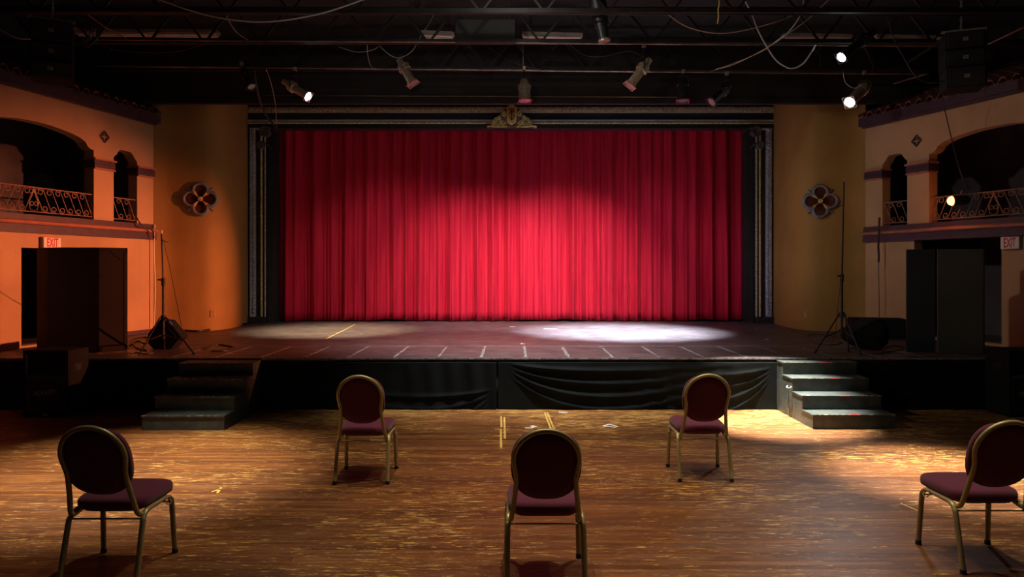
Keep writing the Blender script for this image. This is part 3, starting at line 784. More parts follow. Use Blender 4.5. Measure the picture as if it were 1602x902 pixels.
# ================================================================== CHAIRS
def yl(z): return .06-.296*(z-.40)
def make_chair():
    c = thing('banquet_chair', 'x', 'chair')
    for sx in (-1, 1):
        lg = MB().tube(smooth_pts([(sx*.226, 0.0, .02), (sx*.222, .075, .32), (sx*.219, .092, .360), (sx*.217, .118, .384), (sx*.216, .15, .390)], 5), .0175, 10, ry=.0135).build('leg', 'gold', c, local=True, smooth=60)
        MB().lathe([(.013, 0), (.019, 0), (.018, .028), (.013, .03)], 12, Matrix.Translation((sx*.226, .0, 0))).build('foot_cap', 'rubber', lg, local=True)
        lg = MB().tube(smooth_pts([(sx*.232, .452, .02), (sx*.224, .428, .32), (sx*.221, .415, .365), (sx*.218, .385, .387), (sx*.216, .34, .390)], 5), .0175, 10, ry=.0135).build('leg', 'gold', c, local=True, smooth=60)
        MB().lathe([(.013, 0), (.019, 0), (.018, .028), (.013, .03)], 12, Matrix.Translation((sx*.232, .452, 0))).build('foot_cap', 'rubber', lg, local=True)
        MB().tube([(sx*.216, .145, .390), (sx*.216, .345, .390)], .0145, 10).build('side_rail', 'gold', c, local=True, smooth=60)
        MB().tube(smooth_pts([(sx*.222, .34, .378), (sx*.238, .345, .352), (sx*.240, .37, .345), (sx*.240, .385, .36), (sx*.222, .385, .378)], 5), .0035, 6).build('ganging_clip', 'steel', c, local=True)
    hp = [(.203, .17, .385), (.203, .11, .376), (.201, .075, .386), (.196, .055, .415), (.184, yl(.50), .50), (.173, yl(.60), .60), (.171, yl(.66), .66), (.180, yl(.715), .715), (.186, yl(.76), .76)]
    top = [(.186*math.cos(R(a)), yl(.76+.18*math.sin(R(a))), .76+.18*math.sin(R(a))) for a in range(12, 180, 12)]
    path = hp+top+[(-x, y, z) for x, y, z in reversed(hp)]
    MB().tube(smooth_pts(path, 4), .0150, 10).build('back_frame', 'gold', c, local=True, smooth=60)
    def outline(hw, zc, rt, rb, ex=2.35, n=48, dip=0):
        o_ = []
        for i in range(n):
            a = 2*PI*i/n; ca, sa_ = math.cos(a), math.sin(a)
            x = hw*math.copysign(abs(ca)**(2/ex), ca); z = math.copysign(abs(sa_)**(2/ex), sa_)
            z = zc+z*(rt if z > 0 else rb)
            if z > zc and dip: z -= dip*math.exp(-(x/.075)**2)
            o_.append((x, z))
        return o_
    def dome(ol, zc, offs, m, name):
        rg = []
        for s_, off in offs:
            rg.append([(x*s_, yl(zc+(z-zc)*s_)+off, zc+(z-zc)*s_) for x, z in ol])
        return MB().rings(rg).build(name, m, c, local=True, smooth=70)
    dome(outline(.168, .735, .188, .215), .735, [(.3, -.016), (.75, -.013), (.93, -.008), (1.0, .002), (1.0, .012)], 'maroon', 'back_panel')
    dome(outline(.203, .735, .205, .225, 2.5, dip=.022), .735, [(.98, .012), (1.0, .02), (1.0, .045), (.96, .058), (.8, .066), (.4, .07)], 'maroon', 'back_cushion')
    # seat
    def seatring(s_, z, n=56, ex=5):
        o_ = []
        for i in range(n):
            a = 2*PI*i/n; ca, sa_ = math.cos(a), math.sin(a)
            x = math.copysign(abs(ca)**(2/ex), ca); y = math.copysign(abs(sa_)**(2/ex), sa_)
            hw = .216+.012*(y+1)/2
            o_.append((x*(hw-(1-s_)*.22), .300+y*(.215-(1-s_)*.2), z))
        return o_
    MB().rings([seatring(.93, .400), seatring(.99, .408), seatring(1.0, .425), seatring(1.0, .445), seatring(.97, .462), seatring(.88, .472), seatring(.55, .480), seatring(.2, .482)]).build('seat', 'maroon', c, local=True, smooth=60)
    MB().rings([seatring(.86, .388), seatring(.88, .401)]).build('seat_board', 'rubber', c, local=True)
    MB().tube([(-.22, .088, .352), (.22, .088, .352)], .0055, 8).build('stretcher', 'gold', c, local=True)
    MB().tube([(-.222, .418, .345), (.222, .418, .345)], .0055, 8).build('stretcher', 'gold', c, local=True)
    for sx in (-1, 1):
        for (x, z) in ((.172, .665), (.118, .897)):
            MB().lathe([(.0045, 0), (.0045, .003), (.002, .004)], 8, Matrix.Translation((sx*x, yl(z)-.0115, z)) @ Matrix.Rotation(PI/2, 4, 'X')).build('screw', 'rubber', c, local=True)
    return c
ch0 = make_chair()
spots = [(.196, 3.97, 0, 'maroon banquet chair in the middle of the front row'),
         (-2.43, 4.05, 0, 'maroon banquet chair at the far left of the front row, facing the stage'),
         (2.965, 4.19, 0, 'maroon banquet chair of the front row, cut off by the right edge'),
         (-1.296, 5.93, .5, 'maroon banquet chair of the back row, nearer the stage, left of centre'),
         (1.684, 6.0, -.5, 'maroon banquet chair of the back row, nearer the stage, right of centre')]
for i, (x, y, a, lab) in enumerate(spots):
    c = ch0 if i == 0 else copy_tree(ch0)
    c.location = (x, y, 0); c.rotation_euler = (0, 0, R(a)); c['label'] = lab; c['group'] = 'maroon banquet chairs facing the stage'

# ================================================================== SPEAKER CABINETS ON THE FLOOR
def peavey(loc, rz, lab):
    t = thing('loudspeaker_cabinet', lab, 'loudspeaker', loc, rz)
    W = .56; D = .43; H = .83; a = W/2
    MB().box(-a, a, .02, D, 0.0, H).build('cabinet', 'cab', t, local=True, bevel=.018)
    fr = MB()
    for (x0, x1, z0, z1) in ((-a, a, H-.035, H), (-a, a, 0, .045), (-a, -a+.025, .045, H-.035), (a-.025, a, .045, H-.035)): fr.box(x0, x1, 0, .02, z0, z1)
    fr.build('front_frame', 'cab', t, local=True)
    # flared horn
    hw = a-.03; z0, z1 = .52, H-.04
    mb = MB(); o_ = [(-hw, 0, z0), (hw, 0, z0), (hw, 0, z1), (-hw, 0, z1)]; i_ = [(-.14, .14, .60), (.14, .14, .60), (.14, .14, .735), (-.14, .14, .735)]
    mb.add([(x, y+.005, z) for x, y, z in o_]+i_, [(0, 1, 5, 4), (1, 2, 6, 5), (2, 3, 7, 6), (3, 0, 4, 7), (4, 5, 6, 7)])
    h = mb.build('horn', 'horn', t, local=True)
    MB().box(-.11, .11, .10, .135, .61, .725).build('horn_throat', 'rubber', h, local=True)
    MB().box(-hw, hw, -.006, .004, .497, .507).build('blue_strip', 'blueline', t, local=True)
    g = MB().box(-hw, hw, -.003, .018, .05, .49).build('grille', 'grille', t, local=True, bevel=.004)
    MB().tube([(.02+.185*math.cos(2*PI*i/40), -.006, .27+.185*math.sin(2*PI*i/40)) for i in range(40)], .006, 6, closed=True).build('woofer_ring', 'cab', g, local=True)
    text_mesh('nameplate', 'PEAVEY', .085, .002, frame_mt((-.02, -.009, .30), (1, 0, .10), (0, 0, 1)), 'silver', t, shear=.35, local=True, bold=.001)
    MB().box(-.03, .03, -.006, .0, .022, .04).build('badge', 'silver', t, local=True)
    for sx in (-1, 1):
        hm = MB().box(-.07, .07, -.004, .004, -.055, .055, Matrix.Translation((sx*(a+.001), .2, .60)) @ Matrix.Rotation(PI/2, 4, 'Z'))
        hh = hm.build('handle_cup', 'lampblk', t, local=True, bevel=.004)
        MB().box(-.045, .045, -.006, .006, -.03, .03, Matrix.Translation((sx*(a+.002), .2, .60)) @ Matrix.Rotation(PI/2, 4, 'Z')).build('handle_recess', 'rubber', hh, local=True)
    return t
peavey((-5.81, 8.60, 0), R(0), 'black floor loudspeaker with flared horn and silver lettering at the left of the stage')
peavey((6.47, 8.60, 0), R(2), 'black floor loudspeaker with flared horn at the right edge, beside the stage')

# ================================================================== FOLDING SCREENS
def screen(panels, z1, lab, name='folding_screen'):
    base = Vector((sum(p[0][0] for p in panels)/len(panels), panels[0][0][1], STZ))
    t = thing(name, lab, 'screen', base)
    for (a, b, m, rails) in panels:
        a = Vector((*a, 0)); b = Vector((*b, 0)); d = (b-a).normalized(); n = Vector((d.y, -d.x, 0)); 
        if n.y > 0: n = -n
        mt = frame_mt(a+Vector((0, 0, STZ)), d, -n); L = (b-a).length; H = z1-STZ
        p = MB().box(0.003, L-.003, 0, .035, .012, H, mt).build('panel', m, t, bevel=.004)
        if rails:
            fr = MB()
            for (u0, u1, q0, q1) in ((.01, .05, .03, H-.02), (L-.05, L-.01, .03, H-.02), (.01, L-.01, .03, .09), (.01, L-.01, H-.08, H-.02), (.01, L-.01, H*.37, H*.37+.04), (.01, L-.01, H*.72, H*.72+.04)):
                fr.box(u0, u1, -.008, 0, q0, q1, mt)
            fr.build('frame_rails', m, p)
    return t
def XY(px, Y): return ((px-801)*Y/F, Y)
M['screenred'] = mat('dark_brown_screen_laminate', (.014, .009, .008), .7, var=.2, scale=2, spec=.1)
screen([(XY(57.5, 9.95), XY(75, 9.62), 'screenred', False), (XY(75, 9.6), XY(152, 9.6), 'screen', False), (XY(153, 9.58), XY(200, 9.85), 'screenred', True)], 2.145, 'tall black three-panel folding screen on the stage at the left')
screen([(XY(1418, 9.68), XY(1464, 9.6), 'screenblue', False), (XY(1467, 9.58), XY(1539, 9.5), 'screengrey', False), (XY(1541, 9.52), XY(1524, 9.9), 'screengrey', False)], 2.12, 'tall dark folding screen on the stage at the right, near the doorway')

# ================================================================== MONITOR WEDGES
def wedge(pts, Y0, Y1, lab, scale=1):
    base = Vector((sum(p[0] for p in pts)/len(pts), (Y0+Y1)/2, min(p[1] for p in pts)))
    t = thing('monitor_wedge', lab, 'loudspeaker', base)
    MB().prism(pts, [], Y0, Y1, lambda u, d, z: Vector((u, d, z))).build('cabinet', 'cab', t, bevel=.012)
    c = Vector((sum(p[0] for p in pts)/len(pts), 0, sum(p[1] for p in pts)/len(pts)))
    MB().prism([(c.x+(x-c.x)*.8, c.z+(z-c.z)*.8) for x, z in pts], [], Y0-.008, Y0, lambda u, d, z: Vector((u, d, z))).build('grille', 'grille', t, bevel=.003)
    MB().box(c.x-.03, c.x+.03, Y0-.012, Y0-.006, c.z-.09, c.z-.07).build('badge', 'lampblk', t)
    return t
def PZ(px, py, Y): v = P(px, py, Y); return (v.x, v.z)
wedge([PZ(*p, 10.1) for p in ((241, 547), (266, 547.5), (283, 527), (262, 502), (248, 500), (231, 522), (232, 538))], 10.1, 10.34, 'black monitor wedge tipped on the stage behind the left tripod stand')
wedge([PZ(*p, 10.05) for p in ((1352, 544), (1380, 546.5), (1390, 537), (1392, 518), (1382, 501), (1371, 499), (1333, 519), (1336, 533))], 10.05, 10.45, 'black monitor wedge tipped on the stage beside the right tripod stand')
sb = thing('subwoofer_box', 'low black rectangular box against the right wall behind the monitor wedge', 'loudspeaker', (6.05, 11.6, STZ))
q0 = XY(1333, 11.7); q1 = XY(1410, 11.5)
mtb = frame_mt(Vector((q0[0], q0[1], STZ)), (q1[0]-q0[0], q1[1]-q0[1], 0), (.25, 1, 0)); 
MB().box(0, .83, 0, .36, 0.0, .34, mtb).build('cabinet', 'cab', sb, bevel=.012); MB().box(.03, .50, -.008, .0, .03, .31, mtb).build('grille', 'grille', sb)
MB().box(.53, .80, -.005, .0, .05, .29, mtb).build('side_plate', 'cab', sb)

# ================================================================== TRIPOD STANDS
def tripod(hub, top, coll, feet, brace, Yh, lab, boom):
    h = P(*hub, Yh); base = Vector((h.x, Yh, STZ))
    t = thing('tripod_stand', lab, 'stand', base)
    tp = P(*top, Yh); cl = P(*coll, Yh); brz = P(*brace, Yh).z
    MB().tube([(h.x, Yh, brz-.05), (h.x, Yh, cl.z+.03)], .017, 10).build('lower_tube', 'lampblk', t, smooth=50)
    MB().tube([(h.x, Yh, cl.z), (tp.x, Yh, tp.z)], .012, 10).build('upper_tube', 'lampblk', t, smooth=50)
    MB().tube([(tp.x, Yh, tp.z), (tp.x, Yh, tp.z+.04)], .006, 8).build('spigot', 'silver', t)
    co = MB().tube([(h.x, Yh, cl.z-.06), (h.x, Yh, cl.z+.05)], .026, 12).build('collar', 'lampblk', t)
    MB().tube([(h.x, Yh, cl.z+.02), (h.x-.07, Yh-.02, cl.z+.025)], .011, 8).build('knob', 'rubber', co)
    hb = MB().tube([(h.x, Yh, h.z-.045), (h.x, Yh, h.z+.03)], .036, 12).build('hub', 'lampblk', t)
    bh = MB().tube([(h.x, Yh, brz-.03), (h.x, Yh, brz+.02)], .026, 12).build('brace_hub', 'lampblk', t)
    for k, (fx, fy, fY) in enumerate(feet):
        Yf = fY if fY else (CH-STZ)*F/(fy-HOR)
        f = Vector(((fx-801)*Yf/F, Yf, STZ+.012)); d = (f-h); d.z = 0; d.normalize()
        a = Vector((h.x, Yh, h.z))+d*.045
        lg = MB().tube([a, f], .011, 8).build('leg', 'lampblk', t)
        MB().tube([f+(a-f).normalized()*-.005, f+(a-f).normalized()*.05], .015, 8).build('foot', 'rubber', lg)
        m = a.lerp(f, .62); MB().tube([(h.x+d.x*.025, Yh+d.y*.025, brz), m], .008, 6).build('brace', 'lampblk', t)
        if boom and k == 1:
            MB().tube([a.lerp(f, .12), a.lerp(f, .22)], .016, 8).build('blue_tape', 'bluetape', lg)
    if boom: MB().tube(smooth_pts([(tp.x, Yh, tp.z-.07), (tp.x+.04, Yh, tp.z-.11), (tp.x+.09, Yh, tp.z-.12)]), .006, 6).build('hook', 'lampblk', t)
    else: MB().tube([(tp.x, Yh, tp.z-.33), (tp.x-.11, Yh, tp.z-.36)], .006, 6).build('hook', 'lampblk', t)
tripod((255.5, 496), (253, 365), (254.5, 440), [(218, 556, 0), (304, 555, 0), (257, 0, 9.98)], (256, 524), 9.62, 'black tripod speaker stand with blue tape on the left of the stage', True)
tripod((1317, 491), (1320.5, 284), (1318, 434), [(1275, 552.5, 0), (1328, 549, 9.72), (1347, 556, 9.40)], (1316, 516), 9.75, 'tall black tripod speaker stand on the right of the stage', False)

# ================================================================== CEILING STRUCTURE
def joist(Y, zb, zt, i):
    t = thing('roof_joist', ['open-web black steel roof joist nearest the bulkhead', 'open-web black steel roof joist, middle of the three', 'open-web black steel roof joist nearest the viewer at the top edge', 'x'][i], 'joist', (0, Y, zb))
    for z, nm in ((zb, 'bottom_chord'), (zt, 'top_chord')):
        MB().box(-8, 8, Y-.05, Y-.008, z-.03, z+.03).box(-8, 8, Y+.008, Y+.05, z-.03, z+.03).build(nm, 'joist', t)
    p = .86; x = -7.3
    while x < 7.3:
        for sg in (-1, 1):
            MB().beam((x+sg*.03, Y, zb+.02), (x+sg*p*.46, Y, zt), .03, .03).build('web', 'joist', t)
        x += p
for i, Y in enumerate((12.05, 10.6, 9.35)): joist(Y, 5.33, 5.82, i)
# ceiling ribs between
def pipe(pts, r, m, lab, name='pipe'):
    tag(MB().tube(pts, r, 8).build(name, m, smooth=60), lab, 'pipe')
pipe([P(128, 103, 11.8), P(1452, 116, 11.8)], .018, 'pipe', 'long lighting pipe across the hall carrying the spotlights', 'lighting_pipe')
pipe([P(150, 62, 10.45), P(1470, 72, 10.45)], .014, 'pipe', 'upper steel conduit running across below the middle joist')
pipe([P(0, 17, 9.2), P(1602, 25, 9.2)], .012, 'joist', 'dark conduit across the very top of the ceiling')
pipe([P(1546, 69, 9.6), P(1602, 42, 9.0)], .012, 'pipe', 'pale slanting pipe at the upper right behind the hanging speakers')
pipe([P(1398, 131, 11.9), P(1448, 116, 11.2)], .012, 'pipe', 'short slanting pipe end near the right lamps')
pipe([P(1420, 98, 11.6), P(1500, 44, 9.9)], .02, 'joist', 'dark diagonal pipe rising to the right hanging speakers')

def fluor(px0, px1, py, Y, lab):
    a = P(px0, py, Y); b = P(px1, py+2, Y)
    t = thing('fluorescent_fixture', lab, 'ceiling light', a.lerp(b, .5), group='unlit fluorescent fixtures')
    MB().beam(a+Vector((0, 0, .05)), b+Vector((0, 0, .05)), .16, .05).build('housing', 'fixture', t)
    for k in (-1, 1): MB().tube([a+Vector((.03, k*.045, 0)), b+Vector((-.03, k*.045, 0))], .017, 8).build('tube', 'tube', t, smooth=60)
    for e in (a.lerp(b, .15), a.lerp(b, .85)): MB().tube([e+Vector((0, 0, .07)), Vector((e.x, e.y, 6.05))], .004, 5).build('hanger', 'joist', t)
fluor(118, 342, 54, 11.2, 'long unlit fluorescent light between the joists at the upper left')
fluor(660, 711, 57, 11.2, 'short unlit fluorescent light left of centre above the crest')
fluor(817, 911, 59, 11.2, 'unlit fluorescent light just right of centre above the crest')
fluor(1224, 1330, 61, 11.2, 'unlit fluorescent light left of the upper right lamp')
fluor(1368, 1460, 63, 11.2, 'unlit fluorescent light right of the upper right lamp')
# duct panel (dark) at centre
dp = P(712, 30, 9.9); dq = P(806, 66, 9.9)
t = thing('air_box', 'dark square air box hanging between joists above the centre', 'air box', ((dp.x+dq.x)/2, 9.95, dq.z))
MB().box(dp.x, dq.x, 9.9, 10.0, dq.z, dp.z).build('housing', 'black', t, bevel=.01)
for x in (dp.x+.08, dq.x-.08): MB().tube([(x, 9.95, dp.z), (x, 9.95, 6.05)], .008, 6).build('hanger', 'joist', t)

# ================================================================== STAGE LAMPS
def lamp(tail, lens, Y, dY, kind, lit, lab, hang=None, r=.085, body='lampblk', gel=None):
    a = P(*tail, Y); b = P(*lens, Y+dY)
    ctr = a.lerp(b, .45)
    hp = P(*hang, Y) if hang else Vector((ctr.x, ctr.y, ctr.z+.25))
    t = thing('stage_spotlight', lab, 'spotlight', hp, group='stage lamps under the ceiling')
    d = (b-a); L = d.length; mt = Matrix.Translation(a) @ d.to_track_quat('Z', 'Y').to_matrix().to_4x4()
    if kind == 'ers':
        pr = [(r*.35, 0), (r*.55, .01), (r*.6, L*.22), (r*.95, L*.25), (r*1.05, L*.38), (r*.95, L*.45), (r*.78, L*.47), (r*.78, L*.9), (r*.95, L*.92), (r*.95, L)]
    else:
        pr = [(r*.3, 0), (r*.6, .01), (r*.75, L*.15), (r, L*.3), (r, L*.97), (r*1.02, L)]
    h = MB().lathe(pr+[(pr[-1][0]-.008, L), (pr[-1][0]-.01, L-.02), (0, L-.02)], 22, mt).build('housing', body, t, smooth=40)
    for q in (.3, .42):
        MB().lathe([(r*1.0, L*q), (r*1.1, L*q), (r*1.1, L*q+.012), (r*1.0, L*q+.012)], 20, mt).build('cooling_ring', body, h)
    for k in range(3):
        an = k*2.1+.4; MB().box(-.01, .01, -.006, .006, -.012, .012, mt @ Matrix.Translation((r*math.cos(an), r*math.sin(an), L*.36))).build('latch', 'silver', h)
    MB().lathe([(pr[-1][0]*.96, L-.012), (pr[-1][0]*.96, L-.006), (0, L+.0)], 22, mt).build('lens', lit if lit else 'lens', t, smooth=60)
    s_ = pr[-1][0]*1.12
    fm = MB()
    for (x0, x1, y0, y1) in ((-s_, s_, -s_, -s_*.86), (-s_, s_, s_*.86, s_), (-s_, -s_*.86, -s_, s_), (s_*.86, s_, -s_, s_)): fm.box(x0, x1, y0, y1, L, L+.008, mt)
    fm.build('gel_frame', gel or body, t)
    # yoke in the plane across the housing, holding at 40% length
    side = d.cross(Vector((0, 0, 1)));
    if side.length < .01: side = Vector((1, 0, 0))
    side.normalize(); m = a+d*.4
    up = (hp-m); up = up.normalized() if up.length > .02 else Vector((0, 0, 1))
    k = m+up*min((hp-m).length*.75, .2)
    MB().tube([m+side*(r*1.1), m+side*(r*1.25)+up*.04, k+side*r*.9, k-side*r*.9, m-side*(r*1.25)+up*.04, m-side*(r*1.1)], .009, 6).build('yoke', 'lampblk', t)
    MB().tube([k, hp], .012, 8).build('stem', 'lampblk', t)
    c = MB().box(hp.x-.025, hp.x+.025, hp.y-.03, hp.y+.03, hp.z-.03, hp.z+.035); c.build('clamp', 'steel', t, bevel=.005)
    return a, b
lamp((380, 108), (394, 136), 11.75, -.12, 'par', None, 'black spotlight above the left jamb with a faint pale lens', (378, 100), .07)
la, lb = lamp((443, 127), (482, 151), 11.75, -.15, 'ers', 'lens_on', 'lit spotlight with a bright white lens above the left of the curtain', (462, 108), .085, 'steel')
lamp((624, 92), (646, 131), 11.75, -.05, 'ers', None, 'bronze unlit spotlight left of centre, tilted to the right', (632, 108), .10, 'steel')
lamp((820, 124), (821, 158), 11.75, -.05, 'par', None, 'steel can lamp hanging straight down with a red gel at centre', (820, 107), .10, 'steel', 'gel')
lamp((1017, 92), (985, 134), 10.6, -.05, 'ers', None, 'bronze unlit spotlight right of centre, tilted to the left', (1007, 71), .09, 'steel')
lamp((1068, 122), (1068, 158), 11.75, -.05, 'par', None, 'dark can lamp hanging straight down right of the bronze spotlight', (1069, 112), .095, 'lampblk', 'gel')
lamp((1143, 132), (1113, 160), 11.75, -.15, 'ers', None, 'black unlit spotlight tilted down left, near the right jamb', (1137, 115), .085)
la8, lb8 = lamp((1368, 48), (1316, 90), 10.55, -.2, 'ers', 'lens_on', 'upper lit spotlight at the right, above the bright one', (1342, 69), .085, 'lampblk')
la9, lb9 = lamp((1360, 130), (1329, 160), 11.78, -.35, 'par', 'lens_on', 'dazzling lit spotlight at the right, over the ochre wall', (1352, 114), .09, 'steel')
def beam_from(b, aim, power, col, cone):
    d = (Vector(aim)-b).normalized(); spot('lamp_beam', b+d*.03, aim, power, col, cone, .8, .04)
beam_from(lb, (2.6, 6.9, 0), 90, COOL, 34)
beam_from(lb9, (1.9, 7.0, 0), 160, COOL, 36)
beam_from(lb8, (3.3, 6.0, 0), 120, COOL, 34)
# big dark hanging moving head
t = thing('hanging_projector', 'bulky dark shrouded lamp hanging at the top edge right of centre', 'spotlight', P(935, 0, 9.6))
a = P(932, -12, 9.6); b = P(945, 62, 9.6)
MB().tube([a, a.lerp(b, .3), a.lerp(b, .75), b], [.12, .125, .09, .07], 14).build('body', 'lampblk', t, smooth=40)
MB().tube([b, b+(b-a).normalized()*.03], .085, 14).build('front_rim', 'steel', t)
for k in (.2, .5, .7): MB().tube([a.lerp(b, k), a.lerp(b, k)+(b-a).normalized()*.02], .125-.05*max(0, k-.3), 14).build('cooling_ring', 'lampblk', t)
MB().tube([a+Vector((0, 0, .0)), (a.x, a.y, 6.05)], .015, 8).build('stem', 'lampblk', t)

# red lamp on the right balcony rail
mp, ud, n, q_ = wallmap('right')
u0 = (YC-11.06)*q_; base = mp(u0, .18, 2.93)
t = thing('balcony_spotlight', 'glowing orange-red lamp clamped on the right balcony railing', 'spotlight', base)
aim = Vector((-7.0, 11.0, 2.6)); dd = (aim-base).normalized()
dd = (dd+Vector((0, -.25, 0))).normalized()
tail = base-dd*.26
tail = base+Vector((.25, -.03, .02))
fr = base; d = fr-tail
mt = Matrix.Translation(tail) @ d.to_track_quat('Z', 'Y').to_matrix().to_4x4(); L = d.length
MB().lathe([(.04, 0), (.07, .03), (.08, L*.5), (.085, L), (.075, L), (.07, L-.03), (0, L-.03)], 20, mt).build('housing', 'lampblk', t, smooth=40)
MB().lathe([(.074, L-.02), (.074, L+.01), (.062, L+.04), (.035, L+.06), (0, L+.066)], 20, mt).build('lens', 'lens_red', t, smooth=60)
MB().tube([tail.lerp(fr, .5)+Vector((0, 0, .09)), tail.lerp(fr, .5)+Vector((.02, 0, .15))], .012, 6).build('clamp', 'steel', t)
rp = fr+d.normalized()*.13
spot('balcony_beam', rp, (-6.9, 11.1, 1.0), 9500, (1, .25, .10), 31, .9, .05)
pl = bpy.data.lights.new('balcony_glow', 'POINT'); pl.energy = 3.0; pl.color = (1, .25, .08); pl.shadow_soft_size = .03
po = bpy.data.objects.new('balcony_glow', pl); COL.objects.link(po); po.location = rp+Vector((-.05, .0, 0))

# ================================================================== HANGING LINE ARRAYS
def array(px0, px1, pys, Y, rz, lab):
    a = P(px0, pys[0], Y); b = P(px1, pys[-1], Y); w_ = b.x-a.x; cx = (a.x+b.x)/2
    t = thing('hanging_loudspeakers', lab, 'loudspeaker', (cx, Y, b.z), rz)
    zs = [P(0, y, Y).z-b.z for y in pys]
    for k in range(len(zs)-1):
        sh = .04*k*k*.5
        cb = MB().box(-w_/2, w_/2, -.0-sh, .42-sh, zs[k+1]+.006, zs[k]-.006).build('cabinet', 'cab', t, local=True, bevel=.012)
        g_ = MB().box(-w_/2+.02, w_/2-.02, -.014-sh, -.0-sh, zs[k+1]+.02, zs[k]-.02).build('grille', 'grille', cb, local=True, bevel=.01)
        bd = MB().box(-.03, .03, -.02-sh, -.012-sh, (zs[k]+zs[k+1])/2-.018, (zs[k]+zs[k+1])/2+.028).build('badge', 'fixture', cb, local=True)
        text_mesh('badge_lettering', 'JBL', .028, .001, frame_mt((0, -.022-sh, (zs[k]+zs[k+1])/2+.005), (1, 0, 0), (0, 0, 1)), 'black', bd, local=True)
    MB().box(-w_/2-.03, w_/2+.03, .05, .09, zs[0], zs[0]+.03).box(-w_/2-.03, w_/2+.03, .3, .34, zs[0], zs[0]+.03).build('rigging_frame', 'steel', t, local=True)
    c = MB(); z = zs[0]+.03
    while z+b.z < 6.02:
        k = int((z-zs[0])/.045) % 2
        pts = [(.012*math.cos(t_) if k else 0, .2+(0 if k else .012*math.cos(t_)), z+.03+.03*math.sin(t_)) for t_ in [2*PI*i/8 for i in range(8)]]
        c.tube(pts, .005, 5, closed=True); z += .045
    c.build('chain', 'silver', t, local=True)
array(52, 108, (30, 66, 96, 124), 9.0, R(28), 'stack of three black hanging loudspeakers over the left balcony eave')
array(1483, 1537, (47, 76, 105, 138), 9.2, R(-20), 'stack of three black hanging loudspeakers over the right balcony eave')

# ================================================================== CABLES
def cable(pts, Y, m, lab, r=.009, name='cable', Ys=None, n=8):
    pp = [P(x, y, (Ys[i] if Ys else Y)) for i, (x, y) in enumerate(pts)]
    tag(MB().tube(smooth_pts(pp, n), r, 6).build(name, m, smooth=60), lab, 'cable')
cable([(240, -4), (300, 17), (350, 29), (400, 34), (450, 31), (510, 19), (572, -2)], 8.6, 'cable_pale', 'pale blue cable sagging in a long swag at the upper left', .010)
cable([(687, -3), (676, 28), (660, 54), (646, 78), (632, 88), (619, 90), (606, 83), (593, 71)], 11.3, 'cable_pale', 'pale cable curving down to the bronze spotlight left of centre', .006)
cable([(530, 73), (556, 81), (580, 79), (592, 73)], 11.3, 'cable_pale', 'short drooping cable left of the bronze spotlight', .005)
cable([(574, 66), (576, 90), (581, 104), (588, 107)], 0, 'cable_pale', 'thin cable hanging to the lighting pipe, left of centre', .005, Ys=[10.6, 11, 11.4, 11.8])
cable([(643, 0), (662, 18), (700, 45), (760, 72), (800, 96), (850, 110)], 11.0, 'cable_blk', 'long thin dark wire running down across the centre ceiling', .006)
cable([(1162, -30), (1164, -4), (1176, 22), (1187, 50), (1202, 77), (1214, 94), (1228, 104), (1240, 107), (1254, 101), (1264, 90), (1276, 70)], 9.6, 'cable_pale', 'pale cable looping down at the right of centre', .010)
cable([(1256, -3), (1257, 6), (1252, 24), (1236, 47), (1220, 60), (1201, 74)], 9.55, 'cable_white', 'white cord hanging from the right ceiling into the loop', .007)
cable([(1296, 0), (1264, 30), (1234, 52), (1201, 74), (1150, 100), (1120, 108)], 9.8, 'cable_white', 'long white cord crossing down left from the upper right', .006)
cable([(1257, 4), (1257, 14), (1256, 24)], 9.55, 'cable_white', 'frayed white cord end dangling at the upper right', .008)
cable([(1040, 19), (1075, 42), (1120, 52), (1162, 48), (1215, 34), (1252, 19)], 0, 'cable_tan', 'brown cable drooping across the right of the ceiling', .007, Ys=[9.35, 9.35, 9.35, 9.35, 9.35, 9.35])
cable([(1125, -4), (1125, 8), (1123.5, 15), (1124, 26), (1122.5, 37)], 9.0, 'rope', 'short yellow rope end dangling at the top edge', .009, 'rope')
cable([(130, 18), (150, 32), (165, 43), (182, 51), (205, 65)], 0, 'cable_red', 'dark red cable sloping beside the coiled cable', .007, Ys=[9.35, 9.6, 9.9, 10.2, 10.6])
cable([(146, 65), (180, 78), (230, 82), (280, 80), (330, 66)], 0, 'cable_red', 'dark red cable running right below the coiled cable', .006, Ys=[10.6, 10.6, 10.6, 10.6, 10.6])
cable([(352, 18), (360, 36), (372, 52), (390, 64)], 0, 'cable_tan', 'tan wire hanging at the upper left', .006, Ys=[9.35, 9.7, 10.2, 10.6])
cable([(0, 46), (12, 53), (28, 60), (48, 61)], 8.4, 'cable_pale', 'pale cable running into the left hanging speakers', .008)
cable([(397, 106), (402, 140), (412, 173), (424, 190), (433, 203)], 0, 'cable_blk', 'dark cable hanging down to the left scroll bracket', .02, Ys=[11.8, 12.0, 12.5, 13.6, 14.8])
cable([(416, 107), (424, 130), (431, 164), (432, 184), (433, 200)], 0, 'cable_tan', 'thin tan wire hanging beside the left scroll bracket', .006, Ys=[11.8, 12, 12.45, 13.2, 14.8])
cable([(1386, 19), (1398, 60), (1413, 88), (1430, 116), (1450, 129), (1482, 126)], 0, 'cable_blk', 'dark cable drooping beside the right hanging speakers', .008, Ys=[9.35, 9.35, 9.35, 9.35, 9.35, 9.35])
cable([(1472, 110), (1476, 160), (1490, 222), (1503, 270), (1516, 296)], 10.2, 'cable_blk', 'black power cable hanging down to the orange-red balcony lamp', .008, Ys=[10.2, 10.3, 10.6, 10.8, 11.0])
cable([(818, 22), (818, 60), (818.5, 106)], 11.7, 'pipe', 'thin vertical drop rod to the centre can lamp', .006, 'drop_rod')
